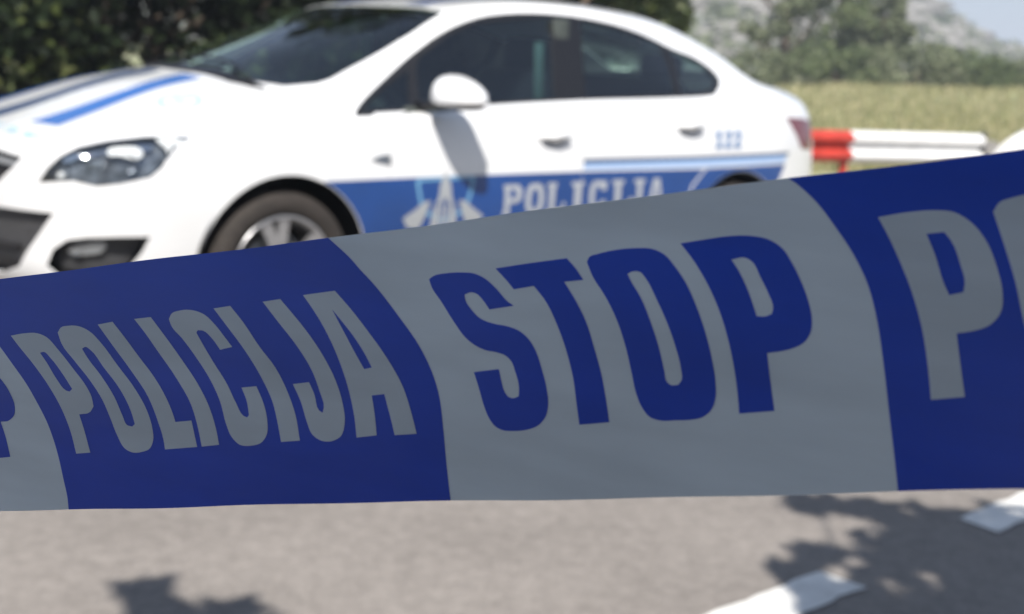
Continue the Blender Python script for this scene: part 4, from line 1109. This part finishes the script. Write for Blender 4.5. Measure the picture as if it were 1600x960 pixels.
def make_tree(name, label, cat, loc, h, crown_r, leafm, rnd, n_clumps=40, n_per=90, leaf=.12, trunk_h=.35, group=None, crown_low=.25, trunk_r=.10, xyscale=(1, 1), lit=0.0):
    t = root(name, label, cat, loc, 0, group)
    # trunk with limbs
    parts = []
    tp_ = [Vector((0, 0, -.15))]
    for k in range(1, 6): tp_.append(Vector((rnd.uniform(-.05, .05) * h * .3, rnd.uniform(-.05, .05) * h * .3, h * .75 * k / 5)))
    parts.append(tube(tp_, [trunk_r * (1 - .16 * k) for k in range(6)], 9))
    cl = []
    for i in range(n_clumps):
        a = rnd.uniform(0, 2 * math.pi); f = rnd.random() ** .5; z = rnd.uniform(crown_low, 1.0)
        env = math.sin(math.pi * min(1, max(.12, (z - crown_low) / (1.02 - crown_low)) * .82 + .12)) ** .6
        r = crown_r * f * env
        c = (r * math.cos(a) * xyscale[0], r * math.sin(a) * xyscale[1], h * z * .96)
        cl.append((c, crown_r * rnd.uniform(.16, .33)))
        if i % 3 == 0:
            k = max(1, min(4, int(z * 5 - 1))); s = tp_[k]
            mid = (s + Vector(c)) / 2 + Vector((0, 0, -.05 * h))
            parts.append(tube([s, mid, Vector(c)], [trunk_r * .4, trunk_r * .22, trunk_r * .08], 6))
    V, Fc = join_geo(parts); link('trunk', from_data(V, Fc, True), t, 'bark')
    V, Fc = leaf_cloud(cl, n_per, leaf, rnd); cme = np_mesh(V, Fc); cr_o = link('crown', cme, t, leafm)
    if lit > 0:       # some clumps coloured as if sunlit, the rest left dark
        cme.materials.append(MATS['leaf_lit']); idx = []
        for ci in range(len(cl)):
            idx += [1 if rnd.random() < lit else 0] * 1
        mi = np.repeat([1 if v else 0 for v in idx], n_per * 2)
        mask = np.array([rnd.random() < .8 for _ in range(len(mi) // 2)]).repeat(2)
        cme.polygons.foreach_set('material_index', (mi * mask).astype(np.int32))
    return t
r2 = random.Random(21)
# dense dark trees close behind the car
hedge = [(-7.6, 9.6, 3.4, 1.9, ''), (-5.3, 10.4, 3.0, 2.0, ''), (-3.4, 11.2, 3.0, 1.9, ''), (-1.7, 12.2, 5.6, 1.6, ''), (.45, 14.0, 3.9, 1.6, '')]
hl_lab = ['dark leafy tree far to the left, beyond the bonnet of the police car', 'dark leafy tree directly behind the bonnet of the police car', 'dark leafy tree behind the windscreen of the police car',
          'tall dark leafy tree behind the front half of the police car roof', 'leafy tree whose lit leaves hang over the rear of the car roof']
for i, (x, y, h, cr, _) in enumerate(hedge):
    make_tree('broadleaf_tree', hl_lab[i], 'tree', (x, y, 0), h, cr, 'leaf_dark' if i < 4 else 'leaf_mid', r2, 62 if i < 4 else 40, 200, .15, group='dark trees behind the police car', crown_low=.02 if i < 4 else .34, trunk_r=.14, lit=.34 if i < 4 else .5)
for i, (x, y, h) in enumerate([(-9.0, 12.5, 3.6), (-6.6, 13.0, 3.2), (-3.7, 14.0, 3.5), (-2.2, 15.8, 3.0)]):
    make_tree('broadleaf_tree', ['dark tree in the second row behind the far left tree', 'dark tree in the second row beyond the bonnet', 'dark tree in the second row behind the windscreen', 'dark tree in the second row beyond the roof'][i],
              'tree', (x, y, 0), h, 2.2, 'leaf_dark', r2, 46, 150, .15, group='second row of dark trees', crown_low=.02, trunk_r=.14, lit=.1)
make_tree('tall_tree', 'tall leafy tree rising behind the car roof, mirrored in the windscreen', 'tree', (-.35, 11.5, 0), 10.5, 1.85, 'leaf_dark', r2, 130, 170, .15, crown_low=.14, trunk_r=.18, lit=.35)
# understorey shrubs filling the feet of those trees
for i, (x, y, h, cr) in enumerate([(-6.4, 9.2, 2.0, 1.3), (-4.6, 9.7, 2.1, 1.3), (-2.9, 10.7, 2.1, 1.3), (-.9, 11.9, 2.2, 1.3)]):
    make_tree('shrub', ['dark shrub at the left end of the tree row', 'dark shrub behind the nose of the police car', 'dark shrub behind the windscreen at the foot of the trees', 'dark shrub at the foot of the trees, hidden behind the roof'][i],
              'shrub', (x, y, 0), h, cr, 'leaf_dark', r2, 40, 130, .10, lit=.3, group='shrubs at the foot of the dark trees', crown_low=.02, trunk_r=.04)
# far side of the field
def far_z(x, y): return terrain_z(x, y)
far_trees = [
 ('olive_tree', 'tall grey green tree standing just right of the car roof line', 8.4, 46, 6.6, 1.9, 'leaf_olive'),
 ('olive_tree', 'broad green tree in the middle of the far tree line', 10.5, 47, 7.4, 2.0, 'leaf_mid'),
 ('olive_tree', 'grey green tree at the right end of the tall group', 11.6, 46, 3.0, 1.0, 'leaf_olive'),
]
for nm, lb, x, y, h, cr, lm in far_trees:
    make_tree(nm, lb, 'tree', (x, y, far_z(x, y)), h, cr, lm, r2, 46, 90, .24, group='trees across the field', crown_low=.05, trunk_r=.16)
bush_lab = ['low bush below the car roof line at the left end of the field', 'low bush under the tall grey green tree', 'olive bush at the foot of the broad green tree', 'rounded bush right of the tall trees',
            'grey green bush in the middle of the right field edge', 'low bush with pale twigs left of the right frame edge', 'dark bush near the right frame edge', 'dark bush at the right frame edge']
for i, (x, y, h, cr) in enumerate([(7.2, 43, 1.1, 1.5), (9.6, 43.5, 1.2, 1.6), (12.0, 43, 1.2, 1.6), (14.2, 43.5, .9, 1.4), (16.2, 44, .75, 1.5), (17.9, 44, .8, 1.2), (19.4, 44.5, .9, 1.1), (15.2, 46, .7, 1.6)]):
    make_tree('bush', bush_lab[i], 'bush', (x, y, far_z(x, y)), h, cr, 'leaf_mid' if i % 2 else 'leaf_olive', r2, 30, 70, .18, group='bushes along the far edge of the field', crown_low=.02, trunk_r=.05)
make_tree('pine_tree', 'small dark green pine at the top right corner in front of the hill', 'tree', (23.9, 62, far_z(23.9, 62)), 4.6, 1.5, 'leaf_dark', r2, 40, 130, .25, crown_low=.3, trunk_r=.12)
make_tree('pine_tree', 'grey dark tree beyond the field right of the tall group', 'tree', (18.4, 60, far_z(18.4, 60)), 1.3, 1.3, 'leaf_mid', r2, 36, 100, .28, crown_low=.05, trunk_r=.12)
# grass: blades in tufts over the field
V, Fc = [], []
for i in range(26000):
    y = 15.6 + (r2.random() ** 1.4) * 30; x = r2.uniform(.02 * y, .52 * y + 1)
    if y < 17.4 and x < 6: y += 2.2
    z = terrain_z(x, y)
    hgt = r2.uniform(.05, .18) * (1.6 if (math.sin(x * .9) + math.sin(y * 1.3 + x * .4)) > .8 else 1)
    for k in range(2):
        a = r2.uniform(0, math.pi); w = .014 + .0008 * y; dx, dy = math.cos(a) * w, math.sin(a) * w
        o = len(V); lx, ly = r2.gauss(0, .05), r2.gauss(0, .05)
        V += [(x - dx, y - dy, z - .01), (x + dx, y + dy, z - .01), (x + lx, y + ly, z + hgt)]; Fc.append((o, o + 1, o + 2))
g = link('grass', np_mesh(V, Fc), None, 'grass_blade', 'stuff')
g['label'] = 'dry yellow green grass covering the field behind the guard rail'; g['category'] = 'grass'

# ================================================================== HILL
def hill_mat():
    m = bpy.data.materials.new('hill'); m.use_nodes = True; nt = m.node_tree; b = nt.nodes['Principled BSDF']
    tc = nt.nodes.new('ShaderNodeTexCoord')
    def noise(s, d=8, sc=(1, 1, 1)):
        mp = nt.nodes.new('ShaderNodeMapping'); mp.inputs['Scale'].default_value = sc; nt.links.new(tc.outputs['Object'], mp.inputs[0])
        n = nt.nodes.new('ShaderNodeTexNoise'); n.inputs['Scale'].default_value = s; n.inputs['Detail'].default_value = d; nt.links.new(mp.outputs[0], n.inputs['Vector']); return n
    n1 = noise(.06); n2 = noise(.35)
    r = nt.nodes.new('ShaderNodeValToRGB'); e = r.color_ramp.elements
    e[0].position = .42; e[0].color = (.10, .12, .075, 1); e[1].position = .62; e[1].color = (.19, .185, .175, 1)
    a = nt.nodes.new('ShaderNodeMath'); a.operation = 'MULTIPLY_ADD'; a.inputs[1].default_value = .5
    h = nt.nodes.new('ShaderNodeMath'); h.operation = 'MULTIPLY'; h.inputs[1].default_value = .5
    nt.links.new(n1.outputs['Fac'], h.inputs[0]); nt.links.new(n2.outputs['Fac'], a.inputs[0]); nt.links.new(h.outputs[0], a.inputs[2]); nt.links.new(a.outputs[0], r.inputs[0])
    nt.links.new(r.outputs[0], b.inputs['Base Color']); b.inputs['Roughness'].default_value = .95
    MATS['hill'] = m
hill_mat()
from mathutils import noise as mnoise
def hill_z(x, y):
    # ridge: high on the left, saddle near x/y = 0.33, slightly up again to the right
    u_ = x / y if y > 0 else 0
    prof = np.interp(u_, [-1.2, -.3, .12, .20, .27, .30, .335, .355, .40, .6, 1.2], [.13, .135, .125, .092, .053, .040, .024, .024, .034, .05, .045])
    k = min(1, max(0, (y - 85) / 150.0)); k = k * k * (3 - 2 * k)
    z = 1.2 + k * prof * 240 + k * 3.0 * (mnoise.fractal(Vector((x * .03, y * .03, 0)), 1.0, 2.0, 5)) * .6
    if y > 245: z -= (y - 245) * .12
    return z
xs = list(np.arange(-260, 300, 5.0)); ys = list(np.arange(85, 330, 5.0))
link('hill', grid_sheet(xs, ys, hill_z), None, 'hill', 'structure')
# limestone outcrops and scrub on the hill
def rock_mesh(rnd, n=2):
    bm = bmesh.new(); bmesh.ops.create_icosphere(bm, subdivisions=n, radius=1)
    sd_ = rnd.uniform(0, 100)
    for v in bm.verts:
        k = 1 + .45 * mnoise.noise(v.co * 1.3 + Vector((sd_, 0, 0))) + .15 * mnoise.noise(v.co * 3.5 + Vector((0, sd_, 0)))
        v.co = Vector((v.co.x * k, v.co.y * k * .8, v.co.z * k * .62))
    me = bpy.data.meshes.new('m'); bm.to_mesh(me); bm.free(); return me
mat('limestone', (0.20, 0.19, 0.175), .9, noise=.25, nscale=2.5, bump=.6, bscale=6)
rm = [rock_mesh(r2) for _ in range(5)]
V, Fc = [], []
for i in range(700):
    y = r2.uniform(100, 246); x = y * r2.uniform(.08, .46)
    sc = r2.uniform(.5, 2.2) * (1 + (y - 100) / 260); me = r2.choice(rm); z = hill_z(x, y); a = r2.uniform(0, 6.28); ca, sa = math.cos(a), math.sin(a); o = len(V)
    sx = sc * r2.uniform(1, 2.2)
    V += [(x + ca * v.co.x * sx - sa * v.co.y * sc, y + sa * v.co.x * sx + ca * v.co.y * sc, z + v.co.z * sc * .8) for v in me.vertices]
    Fc += [tuple(k + o for k in p.vertices) for p in me.polygons]
ro = link('rocks', np_mesh(V, Fc), None, 'limestone', 'stuff'); ro['label'] = 'pale limestone outcrops scattered over the hillside'; ro['category'] = 'rocks'
cl = []
for i in range(900):
    y = r2.uniform(95, 246); x = y * r2.uniform(.05, .48); cl.append(((x, y, hill_z(x, y) + .5), r2.uniform(.8, 2.0)))
V, Fc = leaf_cloud(cl, 34, .75, r2); sc_ = link('scrub', np_mesh(V, Fc), None, 'leaf_olive', 'stuff'); sc_['label'] = 'low grey green scrub covering the rocky hillside'; sc_['category'] = 'scrub'
# boulders beside the rail
mat('whitewash', (0.80, 0.80, 0.78), .7, noise=.06, nscale=8, bump=.4, bscale=20)
bw = rock_mesh(random.Random(5), 3); bw.polygons.foreach_set('use_smooth', [True] * len(bw.polygons))
o = link('boulder', bw, None, 'whitewash'); o.location = (5.47, 14.2, .30); o.scale = (.56, .50, .92); o['label'] = 'large white painted boulder at the right end of the guard rail'; o['category'] = 'boulder'
for i, (x, y, s, lb) in enumerate([(4.95, 15.6, .22, 'small pinkish stone behind the right end of the guard rail'), (5.35, 15.9, .30, 'grey stone behind the white boulder')]):
    b_ = link('boulder', rock_mesh(random.Random(11 + i), 2), None, 'limestone'); b_.location = (x, y, terrain_z(x, y) + .45 - .1 * i); b_.scale = (s * 1.3, s, s * 1.2); b_['label'] = lb; b_['category'] = 'stone'

# ================================================================== SHADE TREE over the photographer (outside the frame; its shadow falls on tape and asphalt)
shade = root('shade_tree', 'broad leafy tree whose branches shade the tape and the near asphalt', 'tree', (pr_.x + .13, pr_.y - .06, 0))
r3 = random.Random(33)
cl = []
sx0, sy0 = shade.location.x, shade.location.y
def shadow_to(gx, gy, z):     # a point at height z whose shadow falls on ground (gx, gy)
    return (gx - LD.x / -LD.z * z - sx0, gy - LD.y / -LD.z * z - sy0, z)
# solid canopy over ground y < 2.6
for i in range(210):
    gx = r3.uniform(-3.4, 3.6); gy = r3.uniform(-4.2, 2.35); cl.append((shadow_to(gx, gy, r3.uniform(3.0, 5.2)), r3.uniform(.28, .5)))
for i, (x, y, h) in enumerate([(-5.5, -5.5, 5.0), (-1.8, -7.5, 6.0), (2.6, -7.8, 5.6), (6.2, -5.0, 5.2)]):  # unseen trees added to keep light from behind off the tape
    make_tree('broadleaf_tree', ['unseen leafy tree added behind the photographer on the left', 'unseen tall leafy tree added straight behind the photographer', 'unseen tall leafy tree added behind the photographer on the right', 'unseen leafy tree added to the right of the photographer'][i],
              'tree', (x, y, 0), h, 2.4, 'leaf_dark', r3, 50, 120, .16, group='added unseen trees behind the photographer', crown_low=.05, trunk_r=.14)
# protecting sprays right above the tape
for i in range(46):
    gx = r3.uniform(-.9, 1.0); gy = r3.uniform(.65, 1.75); cl.append((shadow_to(gx, gy, r3.uniform(2.8, 3.8)), r3.uniform(.22, .34)))
n_solid = len(cl)
V, Fc = leaf_cloud(cl, 130, .11, r3, aspect=.62)
# the ragged fringe whose shadow shows on the road
fr = []
for gx, gy, r_ in [(1.15, 3.35, .16), (1.35, 3.15, .2), (1.5, 3.2, .2), (1.1, 2.95, .14), (1.05, 3.45, .14), (1.25, 3.25, .2), (1.45, 3.35, .18), (1.2, 3.02, .16), (1.45, 3.0, .2), (1.05, 2.85, .15), (1.3, 2.75, .2), (1.55, 2.7, .25), (.93, 3.12, .09), (.86, 3.02, .07),
                   (.80, 3.28, .06), (.88, 3.72, .08), (1.02, 3.68, .09), (1.18, 3.62, .09), (.95, 2.7, .16), (1.35, 3.5, .1), (1.6, 3.2, .12), (1.7, 3.0, .2), (.72, 3.16, .05),
                   (-.74, 2.80, .06), (-.72, 2.72, .07), (-.56, 2.70, .06), (-.50, 2.66, .06), (-.64, 2.6, .09), (-.45, 2.5, .13), (.76, 2.98, .09), (.83, 2.95, .10), (.92, 2.88, .12), (1.3, 3.62, .10), (1.42, 3.7, .08), (1.0, 3.3, .10), (1.75, 3.2, .2), (1.9, 2.95, .25), (1.7, 2.85, .2), (1.6, 3.45, .14), (1.75, 3.6, .13), (1.5, 2.85, .2), (1.25, 2.85, .15), (.3, 2.5, .15), (-.1, 2.45, .12), (.7, 2.5, .15)]:
    fr.append((shadow_to(gx, gy, r3.uniform(2.9, 3.3)), r_))
for c_, r_ in fr:
    v2, f2 = leaf_cloud([(c_, r_)], int((17 + 1050 * r_ * r_) * (.7 if c_[0] + sx0 < -.3 else 1)), .135, r3, aspect=.6)
    o_ = len(V); V += v2; Fc += [tuple(k + o_ for k in f) for f in f2]
link('crown', np_mesh(V, Fc), shade, 'leaf_dark')
parts = []
tpts = [Vector((0, 0, -.1)), Vector((.05, -.05, .8)), Vector((.0, -.1, 1.7)), Vector((-.15, -.2, 2.6)), Vector((-.3, -.5, 3.6))]
parts.append(tube(tpts, [.2, .175, .155, .12, .07], 12))
for i in range(0, n_solid, 7):
    c_ = Vector(cl[i][0]); s_0 = tpts[r3.choice([2, 3, 3, 4])]; mid = (s_0 + c_) / 2 + Vector((0, 0, .15)); parts.append(tube([s_0, mid, c_], [.045, .028, .01], 6))
for c_, r_ in fr:
    near = min(cl[:n_solid], key=lambda q: (Vector(q[0]) - Vector(c_)).length); s_0 = Vector(near[0]); parts.append(tube([s_0, (s_0 + Vector(c_)) / 2, Vector(c_)], [.012, .009, .004], 5))
V, Fc = join_geo(parts); link('trunk', from_data(V, Fc, True), shade, 'bark')

# ================================================================== SUMMER HAZE
hz = bpy.data.materials.new('haze'); hz.use_nodes = True; hn = hz.node_tree; hn.nodes.clear()
ho = hn.nodes.new('ShaderNodeOutputMaterial'); hv = hn.nodes.new('ShaderNodeVolumePrincipled')
hv.inputs['Color'].default_value = (.80, .88, 1.0, 1); hv.inputs['Density'].default_value = 0.0018; hv.inputs['Anisotropy'].default_value = 0.0
hn.links.new(hv.outputs[0], ho.inputs['Volume']); MATS['haze'] = hz
hb_ = link('haze', box_mesh(0, 850, 24, 3100, 3400, 54), None, 'haze', 'stuff')
hb_['label'] = 'thin pale summer haze over the field and hills'; hb_['category'] = 'haze'
